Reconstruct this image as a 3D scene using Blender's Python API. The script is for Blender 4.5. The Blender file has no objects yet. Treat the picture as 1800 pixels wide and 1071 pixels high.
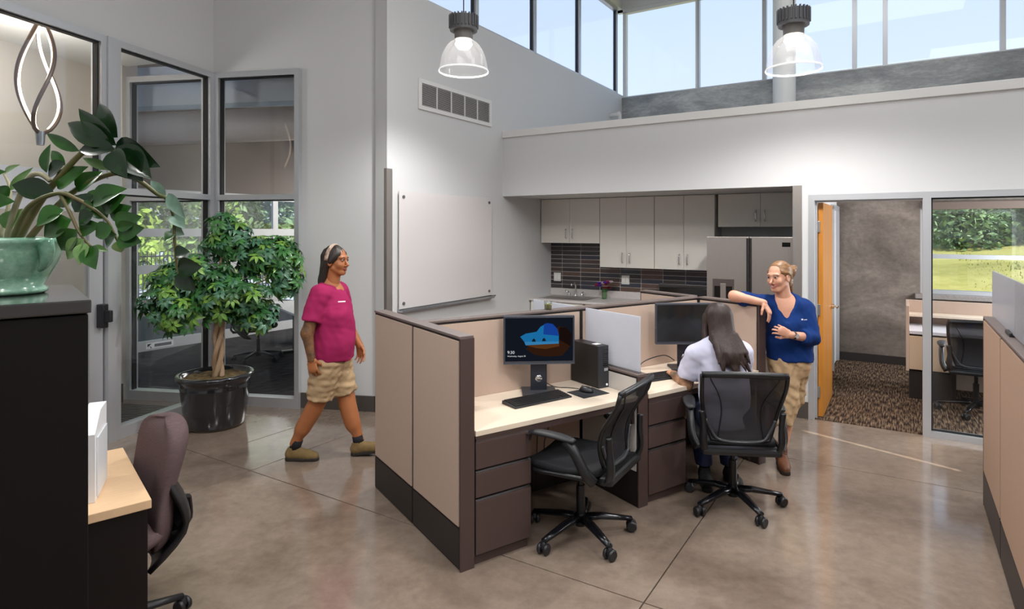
import bpy, bmesh, math, random
import numpy as np
from math import sin, cos, pi, radians, sqrt, atan2
from mathutils import Vector, Matrix, Euler, Quaternion
random.seed(7); np.random.seed(7)
SC = bpy.context.scene
COL = SC.collection
# ------------------------------------------------------------------ camera
FPX, CXP, YHP, CAMH = 1062.0, 945.0, 406.0, 1.82
cam_d = bpy.data.cameras.new('camera'); cam = bpy.data.objects.new('camera', cam_d); COL.objects.link(cam)
cam_d.sensor_fit = 'HORIZONTAL'; cam_d.sensor_width = 36.0; cam_d.lens = FPX * 36.0 / 1800.0
cam_d.shift_x = -(CXP - 900.0) / 1800.0; cam_d.shift_y = -(535.5 - YHP) / 1800.0
cam_d.clip_start = 0.02; cam_d.clip_end = 500
cam.location = (0, 0, CAMH); cam.rotation_euler = (pi / 2, 0, 0); SC.camera = cam
# ------------------------------------------------------------------ frames of the place
RA, RC, RL = radians(31.1), radians(34.8), radians(41.5)
OB = Vector((-.442, 7.694)); AV = Vector((sin(RA), cos(RA))); BV = Vector((cos(RA), -sin(RA)))
NC = Vector((-.341, 3.26)); WV = Vector((cos(RC), sin(RC))); DV = Vector((-sin(RC), cos(RC)))
def BP(b, a, z=0.): p = OB + BV * b + AV * a; return Vector((p.x, p.y, z))
def CP(w, d, z=0.): p = NC + WV * w + DV * d; return Vector((p.x, p.y, z))
# ------------------------------------------------------------------ light
SUN_EL = radians(45)
world = bpy.data.worlds.new('world'); SC.world = world; world.use_nodes = True
nt = world.node_tree; nt.nodes.clear()
wo = nt.nodes.new('ShaderNodeOutputWorld'); bg = nt.nodes.new('ShaderNodeBackground'); bg.inputs[1].default_value = 1.0
tc = nt.nodes.new('ShaderNodeTexCoord'); sx = nt.nodes.new('ShaderNodeSeparateXYZ'); cr = nt.nodes.new('ShaderNodeValToRGB')
nt.links.new(tc.outputs['Generated'], sx.inputs[0]); nt.links.new(sx.outputs[2], cr.inputs[0])
cr.color_ramp.elements[0].position = 0.0; cr.color_ramp.elements[0].color = (.78, .87, 1.0, 1)
cr.color_ramp.elements[1].position = .75; cr.color_ramp.elements[1].color = (.36, .54, .86, 1)
nt.links.new(cr.outputs[0], bg.inputs[0]); nt.links.new(bg.outputs[0], wo.inputs[0])
def light(name, kind, loc, energy, color=(1, 1, 1), rot=(0, 0, 0), **kw):
    d = bpy.data.lights.new(name, kind); d.energy = energy; d.color = color
    for k, v in kw.items(): setattr(d, k, v)
    o = bpy.data.objects.new(name, d); COL.objects.link(o); o.location = loc; o.rotation_euler = rot
    o.visible_camera = False
    if kw.get('specular_factor') == 0: o.visible_glossy = False
    return o
sh = BV * -.947 + AV * .322; sh.normalize()
sdir = Vector((sh.x * cos(SUN_EL), sh.y * cos(SUN_EL), -sin(SUN_EL)))
so = light('sun', 'SUN', (0, 0, 20), 6.0, (1, .94, .84), angle=radians(.3)); so.rotation_euler = sdir.to_track_quat('-Z', 'Y').to_euler()
# unseen area lights added under the ceiling to brighten the hall
for i, (b, a, e) in enumerate(((3.6, -3.4, 38), (6.2, -2.6, 40), (2.8, -6.4, 50), (5.8, -6.4, 56), (4.0, 1.6, 34))):
    light('hall_fill_area', 'AREA', BP(b, a, 5.85), e, (.97, .985, 1), (0, 0, -RA), shape='RECTANGLE', size=2.6, size_y=1.6)
# unseen spots added at pendant height to brighten desks and floor
for x, y, z, e in ((-.9, 2.3, 3.3, 70), (1.7, 2.2, 3.3, 85), (4.0, 3.0, 3.3, 60), (-.2, -.4, 3.3, 60), (2.8, -.2, 3.3, 60), (-2.9, 2.0, 3.4, 60)):
    light('hall_fill_spot', 'SPOT', (x, y, z), e, (1, .975, .945), spot_size=radians(155), spot_blend=.5, shadow_soft_size=.12)
SC.view_settings.view_transform = 'Standard'; SC.view_settings.look = 'None'; SC.view_settings.gamma = 1.0
SC.view_settings.use_curve_mapping = False; SC.view_settings.exposure = .32
SC.cycles.use_denoising = True; SC.cycles.max_bounces = 10; SC.cycles.diffuse_bounces = 5; SC.cycles.transparent_max_bounces = 24
SC.cycles.sample_clamp_indirect = 6.0; SC.cycles.caustics_reflective = False; SC.cycles.caustics_refractive = False
# ------------------------------------------------------------------ materials
MATS = {}
def srgb(c):
    if isinstance(c, str): c = tuple(int(c[i:i + 2], 16) / 255 for i in (0, 2, 4))
    return tuple((v / 12.92 if v <= .04045 else ((v + .055) / 1.055) ** 2.4) for v in c)
def mat(name, col, rough=.5, metal=0., coat=0., var=0., vscale=8., bump=0., bscale=60., stretch=(1, 1, 1), col2=None, trans=0., emit=None, es=1., spec=None):
    if name in MATS: return MATS[name]
    m = bpy.data.materials.new(name); m.use_nodes = True; MATS[name] = m
    n = m.node_tree.nodes; l = m.node_tree.links; p = n['Principled BSDF']
    c = srgb(col); p.inputs['Base Color'].default_value = (*c, 1); p.inputs['Roughness'].default_value = rough; p.inputs['Metallic'].default_value = metal
    if coat: p.inputs['Coat Weight'].default_value = coat; p.inputs['Coat Roughness'].default_value = .08
    if trans: p.inputs['Transmission Weight'].default_value = trans
    if spec is not None: p.inputs['Specular IOR Level'].default_value = spec
    if emit: p.inputs['Emission Color'].default_value = (*srgb(emit), 1); p.inputs['Emission Strength'].default_value = es
    if var or bump or col2:
        t = n.new('ShaderNodeTexCoord'); mp = n.new('ShaderNodeMapping'); mp.inputs['Scale'].default_value = stretch
        l.new(t.outputs['Object'], mp.inputs[0])
    if var or col2:
        nz = n.new('ShaderNodeTexNoise'); nz.inputs['Scale'].default_value = vscale; nz.inputs['Detail'].default_value = 6; nz.inputs['Roughness'].default_value = .6
        l.new(mp.outputs[0], nz.inputs['Vector']); r = n.new('ShaderNodeValToRGB'); l.new(nz.outputs['Fac'], r.inputs[0])
        c2 = srgb(col2) if col2 else tuple(min(1, v * (1 + var)) for v in c); c1 = c if col2 else tuple(v * (1 - var) for v in c)
        r.color_ramp.elements[0].position = .32; r.color_ramp.elements[1].position = .68
        r.color_ramp.elements[0].color = (*c1, 1); r.color_ramp.elements[1].color = (*c2, 1); l.new(r.outputs[0], p.inputs['Base Color'])
    if bump:
        nb = n.new('ShaderNodeTexNoise'); nb.inputs['Scale'].default_value = bscale; nb.inputs['Detail'].default_value = 3
        l.new(mp.outputs[0], nb.inputs['Vector']); bn = n.new('ShaderNodeBump'); bn.inputs['Strength'].default_value = bump; bn.inputs['Distance'].default_value = .01
        l.new(nb.outputs['Fac'], bn.inputs['Height']); l.new(bn.outputs[0], p.inputs['Normal'])
    return m
def glass(name, tint=(1, 1, 1), refl=.06, rough=.02, graze=.3, opaque=0., ocol=(.8, .8, .85), translucent=False):
    """thin pane: clear transmission with Fresnel-like reflection"""
    if name in MATS: return MATS[name]
    m = bpy.data.materials.new(name); m.use_nodes = True; MATS[name] = m; n = m.node_tree.nodes; l = m.node_tree.links; n.clear()
    o = n.new('ShaderNodeOutputMaterial'); t = n.new('ShaderNodeBsdfTransparent'); t.inputs[0].default_value = (*tint, 1)
    g = n.new('ShaderNodeBsdfGlossy'); g.inputs['Roughness'].default_value = rough
    lw = n.new('ShaderNodeLayerWeight'); lw.inputs[0].default_value = .25
    mm = n.new('ShaderNodeMath'); mm.operation = 'MULTIPLY_ADD'; mm.inputs[1].default_value = graze; mm.inputs[2].default_value = refl; mm.use_clamp = True
    l.new(lw.outputs['Fresnel'], mm.inputs[0]); mx = n.new('ShaderNodeMixShader'); l.new(mm.outputs[0], mx.inputs[0])
    last = t.outputs[0]
    if opaque:
        d = n.new('ShaderNodeBsdfTranslucent' if translucent else 'ShaderNodeBsdfDiffuse'); d.inputs[0].default_value = (*ocol, 1)
        if translucent:
            d2 = n.new('ShaderNodeBsdfDiffuse'); d2.inputs[0].default_value = (*ocol, 1); ad = n.new('ShaderNodeMixShader'); ad.inputs[0].default_value = .5
            l.new(d.outputs[0], ad.inputs[1]); l.new(d2.outputs[0], ad.inputs[2]); dd = ad.outputs[0]
        else: dd = d.outputs[0]
        m2 = n.new('ShaderNodeMixShader'); m2.inputs[0].default_value = opaque; l.new(t.outputs[0], m2.inputs[1]); l.new(dd, m2.inputs[2]); last = m2.outputs[0]
    l.new(last, mx.inputs[1]); l.new(g.outputs[0], mx.inputs[2]); l.new(mx.outputs[0], o.inputs[0]); return m
def emission(name, col, s):
    m = bpy.data.materials.new(name); m.use_nodes = True; MATS[name] = m; n = m.node_tree.nodes; l = m.node_tree.links; n.clear()
    o = n.new('ShaderNodeOutputMaterial'); e = n.new('ShaderNodeEmission'); e.inputs[0].default_value = (*srgb(col), 1); e.inputs[1].default_value = s; l.new(e.outputs[0], o.inputs[0]); return m
def concrete_mat(name, c1, c2, c3, rough, vscale=1.2, coat=0., stretch=(1, 1, 1), rvar=.1):
    m = bpy.data.materials.new(name); m.use_nodes = True; MATS[name] = m; n = m.node_tree.nodes; l = m.node_tree.links; p = n['Principled BSDF']
    g = n.new('ShaderNodeNewGeometry'); mp = n.new('ShaderNodeMapping'); mp.inputs['Scale'].default_value = stretch; l.new(g.outputs['Position'], mp.inputs[0])
    a = n.new('ShaderNodeTexNoise'); a.inputs['Scale'].default_value = vscale; a.inputs['Detail'].default_value = 8; a.inputs['Roughness'].default_value = .62; a.inputs['Distortion'].default_value = .6
    b = n.new('ShaderNodeTexNoise'); b.inputs['Scale'].default_value = vscale * 14; b.inputs['Detail'].default_value = 4; b.inputs['Roughness'].default_value = .7
    l.new(mp.outputs[0], a.inputs['Vector']); l.new(mp.outputs[0], b.inputs['Vector'])
    r = n.new('ShaderNodeValToRGB'); e = r.color_ramp.elements; e[0].position = .3; e[0].color = (*srgb(c1), 1); e[1].position = .7; e[1].color = (*srgb(c3), 1); q = e.new(.5); q.color = (*srgb(c2), 1)
    mx = n.new('ShaderNodeMath'); mx.operation = 'MULTIPLY_ADD'; mx.inputs[1].default_value = .35; l.new(b.outputs['Fac'], mx.inputs[0])
    m0 = n.new('ShaderNodeMath'); m0.operation = 'SUBTRACT'; m0.inputs[1].default_value = .175; l.new(a.outputs['Fac'], m0.inputs[0]); l.new(m0.outputs[0], mx.inputs[2])
    l.new(mx.outputs[0], r.inputs[0]); l.new(r.outputs[0], p.inputs['Base Color'])
    rr = n.new('ShaderNodeMath'); rr.operation = 'MULTIPLY_ADD'; rr.inputs[1].default_value = rvar; rr.inputs[2].default_value = rough - rvar / 2; l.new(a.outputs['Fac'], rr.inputs[0]); l.new(rr.outputs[0], p.inputs['Roughness'])
    if coat: p.inputs['Coat Weight'].default_value = coat; p.inputs['Coat Roughness'].default_value = .12
    return m
def carpet_mat(name, cols, ang, sc=(60, 9)):
    m = bpy.data.materials.new(name); m.use_nodes = True; MATS[name] = m; n = m.node_tree.nodes; l = m.node_tree.links; p = n['Principled BSDF']; p.inputs['Roughness'].default_value = 1.; p.inputs['Specular IOR Level'].default_value = .1
    g = n.new('ShaderNodeNewGeometry'); mp = n.new('ShaderNodeMapping'); mp.inputs['Rotation'].default_value = (0, 0, ang); l.new(g.outputs['Position'], mp.inputs[0])
    m2 = n.new('ShaderNodeMapping'); m2.inputs['Scale'].default_value = (sc[0], sc[1], 1); l.new(mp.outputs[0], m2.inputs[0])
    a = n.new('ShaderNodeTexNoise'); a.inputs['Scale'].default_value = 1.; a.inputs['Detail'].default_value = 2; l.new(m2.outputs[0], a.inputs['Vector'])
    r = n.new('ShaderNodeValToRGB'); e = r.color_ramp.elements; e[0].position = .3; e[0].color = (*srgb(cols[0]), 1); e[1].position = .7; e[1].color = (*srgb(cols[-1]), 1)
    for i, c in enumerate(cols[1:-1]): q = e.new(.3 + .4 * (i + 1) / (len(cols) - 1)); q.color = (*srgb(c), 1)
    l.new(a.outputs['Fac'], r.inputs[0]); l.new(r.outputs[0], p.inputs['Base Color']); return m
wall_m = mat('painted_drywall', 'd0d1d2', .62, bump=.04, bscale=180)
white_m = mat('white_paint', 'dededc', .45)
alu = mat('brushed_aluminium', 'b4b6ba', .32, .85, var=.06, vscale=30, stretch=(1, 1, .05))
alu_lt = mat('anodised_frame', 'c3c5c9', .38, .55)
gasket = mat('black_gasket', '15161a', .5)
steel = mat('stainless_steel', 'aaa39e', .36, .8, var=.08, vscale=20, stretch=(30, 30, .3))
chrome = mat('chrome', 'd8d8d8', .08, 1.)
black_pl = mat('black_plastic', '1b1b1f', .42)
black_gl = mat('black_gloss', '0c0d0f', .12, coat=.4)
grey_pl = mat('grey_plastic', '5a5a5e', .45)
beige_fab = mat('beige_fabric', 'b9a496', .95, var=.05, vscale=260, bump=.08, bscale=500, spec=.15)
brown_metal = mat('brown_painted_metal', '4a3a37', .42)
dark_metal = mat('dark_brown_base', '231c1b', .5)
trim_grey = mat('partition_top_trim', '6b5f5b', .45)
laminate = mat('pale_laminate', 'e3d3bf', .38, var=.03, vscale=10, stretch=(1, 12, 1))
wood_lt = mat('light_maple_laminate', 'dcb992', .38, var=.05, vscale=6, stretch=(2, 14, 1))
cab_m = mat('cabinet_laminate', 'dad7d0', .42)
skin_m = mat('skin', 'c98a68', .5, var=.05, vscale=14)
dark_cab = mat('black_cabinet_metal', '0b0707', .55, spec=.2)
base_m = mat('rubber_baseboard', '4a4440', .6)
pane = glass('clear_glass'); pane_sky = glass('clerestory_glass', (.97, .98, 1), .02, .02, .06); pane_dk = glass('storefront_glass', (.95, .97, .98), .03, .02, .16)
frost = glass('frosted_glass', (.9, .92, .96), .04, .25, .2, .8, (.80, .83, .90), True)
# ------------------------------------------------------------------ mesh builder
class MB:
    def __init__(s): s.v = []; s.f = []; s.mi = []; s.cur = 0
    def add(s, vs, fs):
        o = len(s.v); s.v += [tuple(v) for v in vs]; s.f += [tuple(i + o for i in f) for f in fs]; s.mi += [s.cur] * len(fs); return s
    def hexa(s, p):  # 8 corners: bottom 4 ccw then top 4
        return s.add(p, [(3, 2, 1, 0), (4, 5, 6, 7), (0, 1, 5, 4), (1, 2, 6, 5), (2, 3, 7, 6), (3, 0, 4, 7)])
    def box(s, x0, x1, y0, y1, z0, z1, bev=0.):
        if bev <= 0: return s.hexa([(x0, y0, z0), (x1, y0, z0), (x1, y1, z0), (x0, y1, z0), (x0, y0, z1), (x1, y0, z1), (x1, y1, z1), (x0, y1, z1)])
        b = min(bev, (x1 - x0) * .49, (y1 - y0) * .49, (z1 - z0) * .49)
        X = (x0, x0 + b, x1 - b, x1); Y = (y0, y0 + b, y1 - b, y1); Z = (z0, z0 + b, z1 - b, z1)
        bm = bmesh.new(); r = bmesh.ops.create_cube(bm, size=1)
        for v in bm.verts: v.co = Vector(((x0 + x1) / 2 + v.co.x * (x1 - x0), (y0 + y1) / 2 + v.co.y * (y1 - y0), (z0 + z1) / 2 + v.co.z * (z1 - z0)))
        bmesh.ops.bevel(bm, geom=bm.edges[:], offset=b, segments=2, affect='EDGES', profile=.6)
        bm.verts.index_update(); s.add([v.co for v in bm.verts], [[v.index for v in f.verts] for f in bm.faces]); bm.free(); return s
    def rbox(s, c, size, rot, bev=0.):  # rotated box; rot = Matrix 3x3 or Euler tuple
        t = MB(); t.box(-size[0] / 2, size[0] / 2, -size[1] / 2, size[1] / 2, -size[2] / 2, size[2] / 2, bev)
        M = rot if isinstance(rot, Matrix) else Euler(rot).to_matrix(); c = Vector(c)
        return s.add([M @ Vector(v) + c for v in t.v], t.f)
    def prism(s, poly, z0, z1):
        n = len(poly); vs = [(x, y, z0) for x, y in poly] + [(x, y, z1) for x, y in poly]
        return s.add(vs, [tuple(range(n - 1, -1, -1)), tuple(range(n, 2 * n))] + [(i, (i + 1) % n, n + (i + 1) % n, n + i) for i in range(n)])
    def seg(s, p0, p1, z0, z1, t, side=0.):  # upright slab from p0 to p1, side -1..1 shifts its thickness
        p0 = Vector(p0[:2]); p1 = Vector(p1[:2]); d = (p1 - p0).normalized(); nn = Vector((-d.y, d.x)); a = nn * t * (side - 1) / 2; b = nn * t * (side + 1) / 2
        return s.prism([(p0 + a)[:], (p1 + a)[:], (p1 + b)[:], (p0 + b)[:]], z0, z1)
    def loft(s, rings, cap=True, closed=True):
        n = len(rings[0]); vs = [p for r in rings for p in r]; fs = []
        for i in range(len(rings) - 1):
            for j in range(n if closed else n - 1):
                fs.append((i * n + j, i * n + (j + 1) % n, (i + 1) * n + (j + 1) % n, (i + 1) * n + j))
        if cap and closed: fs += [tuple(range(n - 1, -1, -1)), tuple((len(rings) - 1) * n + j for j in range(n))]
        return s.add(vs, fs)
    def tube(s, path, r, seg=10, cap=True, ry=None, up=(0, 0, 1)):
        P = [Vector(p) for p in path]; N = len(P); R = r if hasattr(r, '__len__') else [r] * N; RY = (ry if hasattr(ry, '__len__') else [ry] * N) if ry is not None else R
        rings = []; prev = None
        for i in range(N):
            t = (P[min(i + 1, N - 1)] - P[max(i - 1, 0)]).normalized()
            if prev is None:
                u = Vector(up); u = u - t * u.dot(t)
                if u.length < 1e-3: u = Vector((1, 0, 0)) - t * t.x
                if u.length < 1e-3: u = Vector((0, 1, 0))
            else: u = prev - t * prev.dot(t)
            u.normalize(); prev = u; w = t.cross(u)
            rings.append([P[i] + w * (cos(2 * pi * k / seg) * R[i]) + u * (sin(2 * pi * k / seg) * RY[i]) for k in range(seg)])
        return s.loft(rings, cap)
    def lathe(s, prof, seg=24, c=(0, 0, 0), axis='z', cap=False, sx=1., sy=1.):
        rings = []
        for r, z in prof:
            ring = []
            for k in range(seg):
                a = 2 * pi * k / seg; x, y = r * cos(a) * sx, r * sin(a) * sy
                ring.append((c[0] + x, c[1] + y, c[2] + z) if axis == 'z' else ((c[0] + z, c[1] + x, c[2] + y) if axis == 'x' else (c[0] + x, c[1] + z, c[2] - y)))
            rings.append(ring)
        return s.loft(rings, cap)
    def cyl(s, c, r, h, seg=20, axis='z'): return s.lathe([(r, -h / 2), (r, h / 2)], seg, c, axis, True)
    def mesh(s, name, smooth=False):
        me = bpy.data.meshes.new(name); me.from_pydata([tuple(v) for v in s.v], [], s.f); me.validate()
        if any(s.mi) and len(s.mi) == len(me.polygons): me.polygons.foreach_set('material_index', s.mi)
        if smooth: me.polygons.foreach_set('use_smooth', [True] * len(me.polygons))
        me.update(); return me
    def build(s, name, m, parent=None, smooth=False, bevel=0., sub=0, auto=None, loc=None, rotz=None):
        me = s.mesh(name, smooth or auto is not None); o = bpy.data.objects.new(name, me); COL.objects.link(o)
        for q in (m if isinstance(m, (list, tuple)) else [m]): me.materials.append(q)
        if parent: o.parent = parent
        if auto is not None: me.set_sharp_from_angle(angle=radians(auto))
        if bevel: b = o.modifiers.new('bevel', 'BEVEL'); b.width = bevel; b.segments = 2; b.limit_method = 'ANGLE'
        if sub: q = o.modifiers.new('subdivision', 'SUBSURF'); q.levels = q.render_levels = sub
        if loc is not None: o.location = loc
        if rotz is not None: o.rotation_euler = (0, 0, rotz)
        return o
def thing(name, label, cat, loc=(0, 0, 0), rotz=0., group=None):
    o = bpy.data.objects.new(name, None); COL.objects.link(o); o.empty_display_size = .05; o.location = loc; o.rotation_euler = (0, 0, rotz)
    return tag(o, label, cat, group)
def tag(o, label, cat, group=None):
    o['label'] = label; o['category'] = cat
    if group: o['group'] = group
    return o
def struct(o): o['kind'] = 'structure'; return o
def copy_tree(o, parent=None):
    c = o.copy(); COL.objects.link(c)
    if parent: c.parent = parent
    for ch in list(o.children): copy_tree(ch, c)
    return c
def inst(name, me, parent, loc=(0, 0, 0), rot=(0, 0, 0), scale=(1, 1, 1), m=None):
    o = bpy.data.objects.new(name, me); COL.objects.link(o); o.parent = parent; o.location = loc; o.rotation_euler = rot; o.scale = scale; return o
def bez(pts, n=12):  # Catmull-Rom through points
    P = [Vector(p) for p in pts]; out = []
    for i in range(len(P) - 1):
        p0 = P[max(i - 1, 0)]; p1 = P[i]; p2 = P[i + 1]; p3 = P[min(i + 2, len(P) - 1)]
        for k in range(n):
            t = k / n; out.append(.5 * ((2 * p1) + (p2 - p0) * t + (2 * p0 - 5 * p1 + 4 * p2 - p3) * t * t + (3 * p1 - p0 - 3 * p2 + p3) * t ** 3))
    out.append(P[-1]); return out
def text_mesh(body, size, name, m, parent, loc, rot, ext=.0006, align='LEFT'):
    cu = bpy.data.curves.new(name, 'FONT'); cu.body = body; cu.size = size; cu.extrude = ext; cu.align_x = align
    t = bpy.data.objects.new('tmp', cu); COL.objects.link(t); dg = bpy.context.evaluated_depsgraph_get(); me = bpy.data.meshes.new_from_object(t.evaluated_get(dg))
    bpy.data.objects.remove(t); bpy.data.curves.remove(cu); me.materials.clear(); me.materials.append(m)
    o = bpy.data.objects.new(name, me); COL.objects.link(o); o.parent = parent; o.location = loc; o.rotation_euler = rot; return o
# ------------------------------------------------------------------ STRUCTURE
floor_m = concrete_mat('polished_concrete', '6f6055', '867669', '9c8c7e', .14, .9, coat=.6)
slab_edge = mat('slab_joint', '3a322d', .8)
conc_m = concrete_mat('board_formed_concrete', '5c534c', '786e66', '988d84', .8, 1.1, stretch=(1, 1, 1.5))
beam_m = concrete_mat('weathered_concrete_beam', '7c7e80', '9c9e9e', 'c6c6c3', .7, 1.3, stretch=(.7, .7, 2.))
def frame_b(mb, name, m, parent=None, **k): return mb.build(name, m, parent, loc=(OB.x, OB.y, 0), rotz=-RA, **k)  # mesh given in (b, a, z)
fl = MB(); fl.box(-13, 8.2, -9.8, 4., -.12, -.012); FL = struct(frame_b(fl, 'floor', slab_edge))
rows = (-9.7, -5.94, -3.56, -1.18, 1.3); cols = (-6.2, -3.1, -.465, .12, 3.27, 6.42, 8.1)
for i in range(4):
    cc = [c for c in cols if not (c == -.465 and rows[i + 1] <= -3.5)]
    for j in range(len(cc) - 1):
        s = MB(); g = .0035; s.box(cc[j] + g, cc[j + 1] - g, rows[i] + g, rows[i + 1] - g, -.05, 0, .002); s.build('floor_slab', floor_m, FL)
# wall A with the vent (b = 0)
w = MB(); w.box(-.16, 0, -2.02, 3.97, 0, 4.28); w.box(-.16, 0, -2.02, 3.97, 5.84, 6.05); struct(frame_b(w, 'wall_back', wall_m))
# clerestory on wall A: one window per bay
edges_a = (-1.98, -.5, .85, 2.22, 3.70); nwin = 0
for i in range(4):
    nwin += 1; a0, a1 = edges_a[i], edges_a[i + 1]; f = MB()
    for x0, x1, z0, z1 in ((a0, a1, 4.28, 4.315), (a0, a1, 5.78, 5.84), (a0, a0 + .03, 4.3, 5.8), (a1 - .03, a1, 4.3, 5.8)): f.box(-.11, -.03, x0, x1, z0, z1)
    o = struct(frame_b(f, 'window_%d' % nwin, alu_lt)); q = MB(); q.box(-.078, -.07, a0 + .03, a1 - .03, 4.315, 5.78); q.build('pane', pane_sky, o)
    q = MB(); q.box(-.09, -.06, a1 - .055, a1 - .03, 4.315, 5.78); q.build('gasket', gasket, o)
# clerestory over the concrete beam (a = 3.81)
bm_ = MB(); bm_.box(-.16, 8.1, 3.81, 4.1, 3.0, 4.235, .01); struct(frame_b(bm_, 'wall_beam', beam_m))
hd = MB(); hd.box(-.16, 8.1, 3.84, 4.05, 5.84, 6.05); struct(frame_b(hd, 'trim_1', white_m))
eb = (.0, 1.365, 2.45, 3.74, 4.14, 5.52, 6.9, 8.1)
for i in range(7):
    nwin += 1; b0, b1 = eb[i], eb[i + 1]; f = MB(); fw = .06 if i == 0 else .032
    for x0, x1, z0, z1 in ((b0, b1, 4.235, 4.26), (b0, b1, 5.77, 5.84), (b0, b0 + fw, 4.26, 5.8), (b1 - .032, b1, 4.26, 5.8)): f.box(x0, x1, 3.86, 3.95, z0, z1)
    o = struct(frame_b(f, 'window_%d' % nwin, alu_lt if i != 0 else white_m)); q = MB(); q.box(b0 + fw, b1 - .032, 3.9, 3.908, 4.26, 5.77); q.build('pane', pane_sky, o)
# low volume over kitchen and office
w = MB()
w.box(0, 8.1, 0, .13, 2.26, 3.0); w.box(3.443, 3.577, 0, 1.24, 0, 2.26); w.box(3.577, 5.98, 0, .13, 2.167, 2.26); w.box(5.98, 8.1, 0, .13, 0, 2.26)
w.box(0, 8.1, .13, 3.81, 3.0, 3.05)
struct(frame_b(w, 'wall_kitchen', wall_m))
t = MB(); t.box(0, 8.1, -.025, .16, 3.0, 3.085, .006); struct(frame_b(t, 'trim_2', white_m))
w = MB(); w.box(0, 3.443, .13, 1.4, 2.262, 2.32); struct(frame_b(w, 'ceiling_niche', wall_m))
w = MB(); w.box(0, 3.443, 1.24, 1.36, 0, 2.262); NICHE = struct(frame_b(w, 'wall_niche', wall_m))
cl = MB(); cl.lathe([(.165, 3.05), (.165, 6.0)], 32, (2.81, 3.5, 0), cap=True); struct(frame_b(cl, 'column', white_m, auto=40))
# hall ceiling and the walls out of view
w = MB(); w.prism([(-3.437, 6.404), (-5.1, -.6), BP(-6, -9.7)[:2], BP(8.22, -9.7)[:2], BP(8.22, 4.1)[:2], BP(-.18, 4.1)[:2], BP(-.18, -2.0)[:2], (-1.6, 6.2)], 6.0, 6.12); struct(w.build('ceiling', white_m))
w = MB(); w.box(-6, 8.2, -9.8, -9.6, 0, 6.0); struct(frame_b(w, 'wall_rear', wall_m))
SL = -1.952  # unseen open slit added to the right wall, shaped to throw a sun streak
w = MB(); w.box(8.1, 8.22, -9.8, SL - .038, 0, 6); w.box(8.1, 8.22, SL + .038, 4.1, 0, 6); w.box(8.1, 8.22, SL - .04, SL + .04, 0, 3.12); w.box(8.1, 8.22, SL - .04, SL + .04, 3.33, 3.56); w.box(8.1, 8.22, SL - .04, SL + .04, 4.9, 6)
struct(frame_b(w, 'wall_right', wall_m))
# left storefront walls
PC = Vector((-3.437, 6.404)); CD = Vector((-.23, -.973)).normalized(); DD = Vector((-.985, .174)).normalized()
PD = Vector((-2.433, 6.227)); K1 = Vector((-1.633, 6.085)); K2 = Vector((-1.492, 5.966))
HEAD = 3.484
w = MB(); w.prism([PD[:], K1[:], K2[:], BP(-.001, -2.02)[:2], BP(-.16, -2.0)[:2], (K1 + Vector((.03, .15)))[:], (PD + Vector((.026, .15)))[:]], 0, 6.0)
w.seg(PD, PC, HEAD, 6.0, .15, -1); struct(w.build('wall_left', wall_m))
w = MB(); w.seg(PC, PC + CD * 7.2, HEAD, 6.0, .15, -1); w.seg(PC + CD * 4.2, PC + CD * 7.2, 0, HEAD, .15, -1); struct(w.build('wall_entry', wall_m))
def bar(p, d, s0, s1, z0, z1, t=.1, off=0.):  # bar along d from s0 to s1
    q = MB(); n = Vector((-d.y, d.x)) * off; q.seg(p + d * s0 + n, p + d * s1 + n, z0, z1, t); return q
def storefront(name, p, d, s0, s1, zs, label_m=alu_lt, t=.11, fw=.05, sill=.1, rail=True, head=HEAD, z_0=0.):
    f = MB()
    for q in (bar(p, d, s0, s1, z_0, sill, t), bar(p, d, s0, s1, head - .06, head, t), bar(p, d, s0, s0 + fw, sill, head - .06, t), bar(p, d, s1 - fw, s1, sill, head - .06, t)): f.add(q.v, q.f)
    for z in zs:
        q = bar(p, d, s0 + fw, s1 - fw, z - .028, z + .028, t); f.add(q.v, q.f)
    o = struct(f.build(name, label_m)); zz = [sill] + [z for z in zs] + [head - .06]
    for k in range(len(zz) - 1):
        z0 = zz[k] + (.028 if k else 0); z1 = zz[k + 1] - (.028 if k < len(zz) - 2 else 0)
        bar(p, d, s0 + fw, s1 - fw, z0, z1, .008).build('pane', pane_dk, o)
        g = MB()
        for q in (bar(p, d, s0 + fw - .001, s0 + fw + .012, z0, z1, .05), bar(p, d, s1 - fw - .012, s1 - fw + .001, z0, z1, .05), bar(p, d, s0 + fw, s1 - fw, z1 - .012, z1 + .001, .05)): g.add(q.v, q.f)
        g.build('gasket', gasket, o)
    return o
storefront('window_12', PC, CD, .05, 1.19, (2.17,), fw=.055)                   # sidelight by the tree
storefront('window_13', PC, -DD, .05, 1.02, (2.17,), fw=.05)                   # pane behind the tree
storefront('window_14', PC, DD, .05, 1.02, (2.17,), fw=.05)                    # vestibule side
q = MB(); q.prism([(PC + Vector((cos(a), sin(a))) * .062)[:] for a in [k * pi / 8 for k in range(16)]], 0, HEAD); struct(q.build('trim_3', alu_lt))
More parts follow.
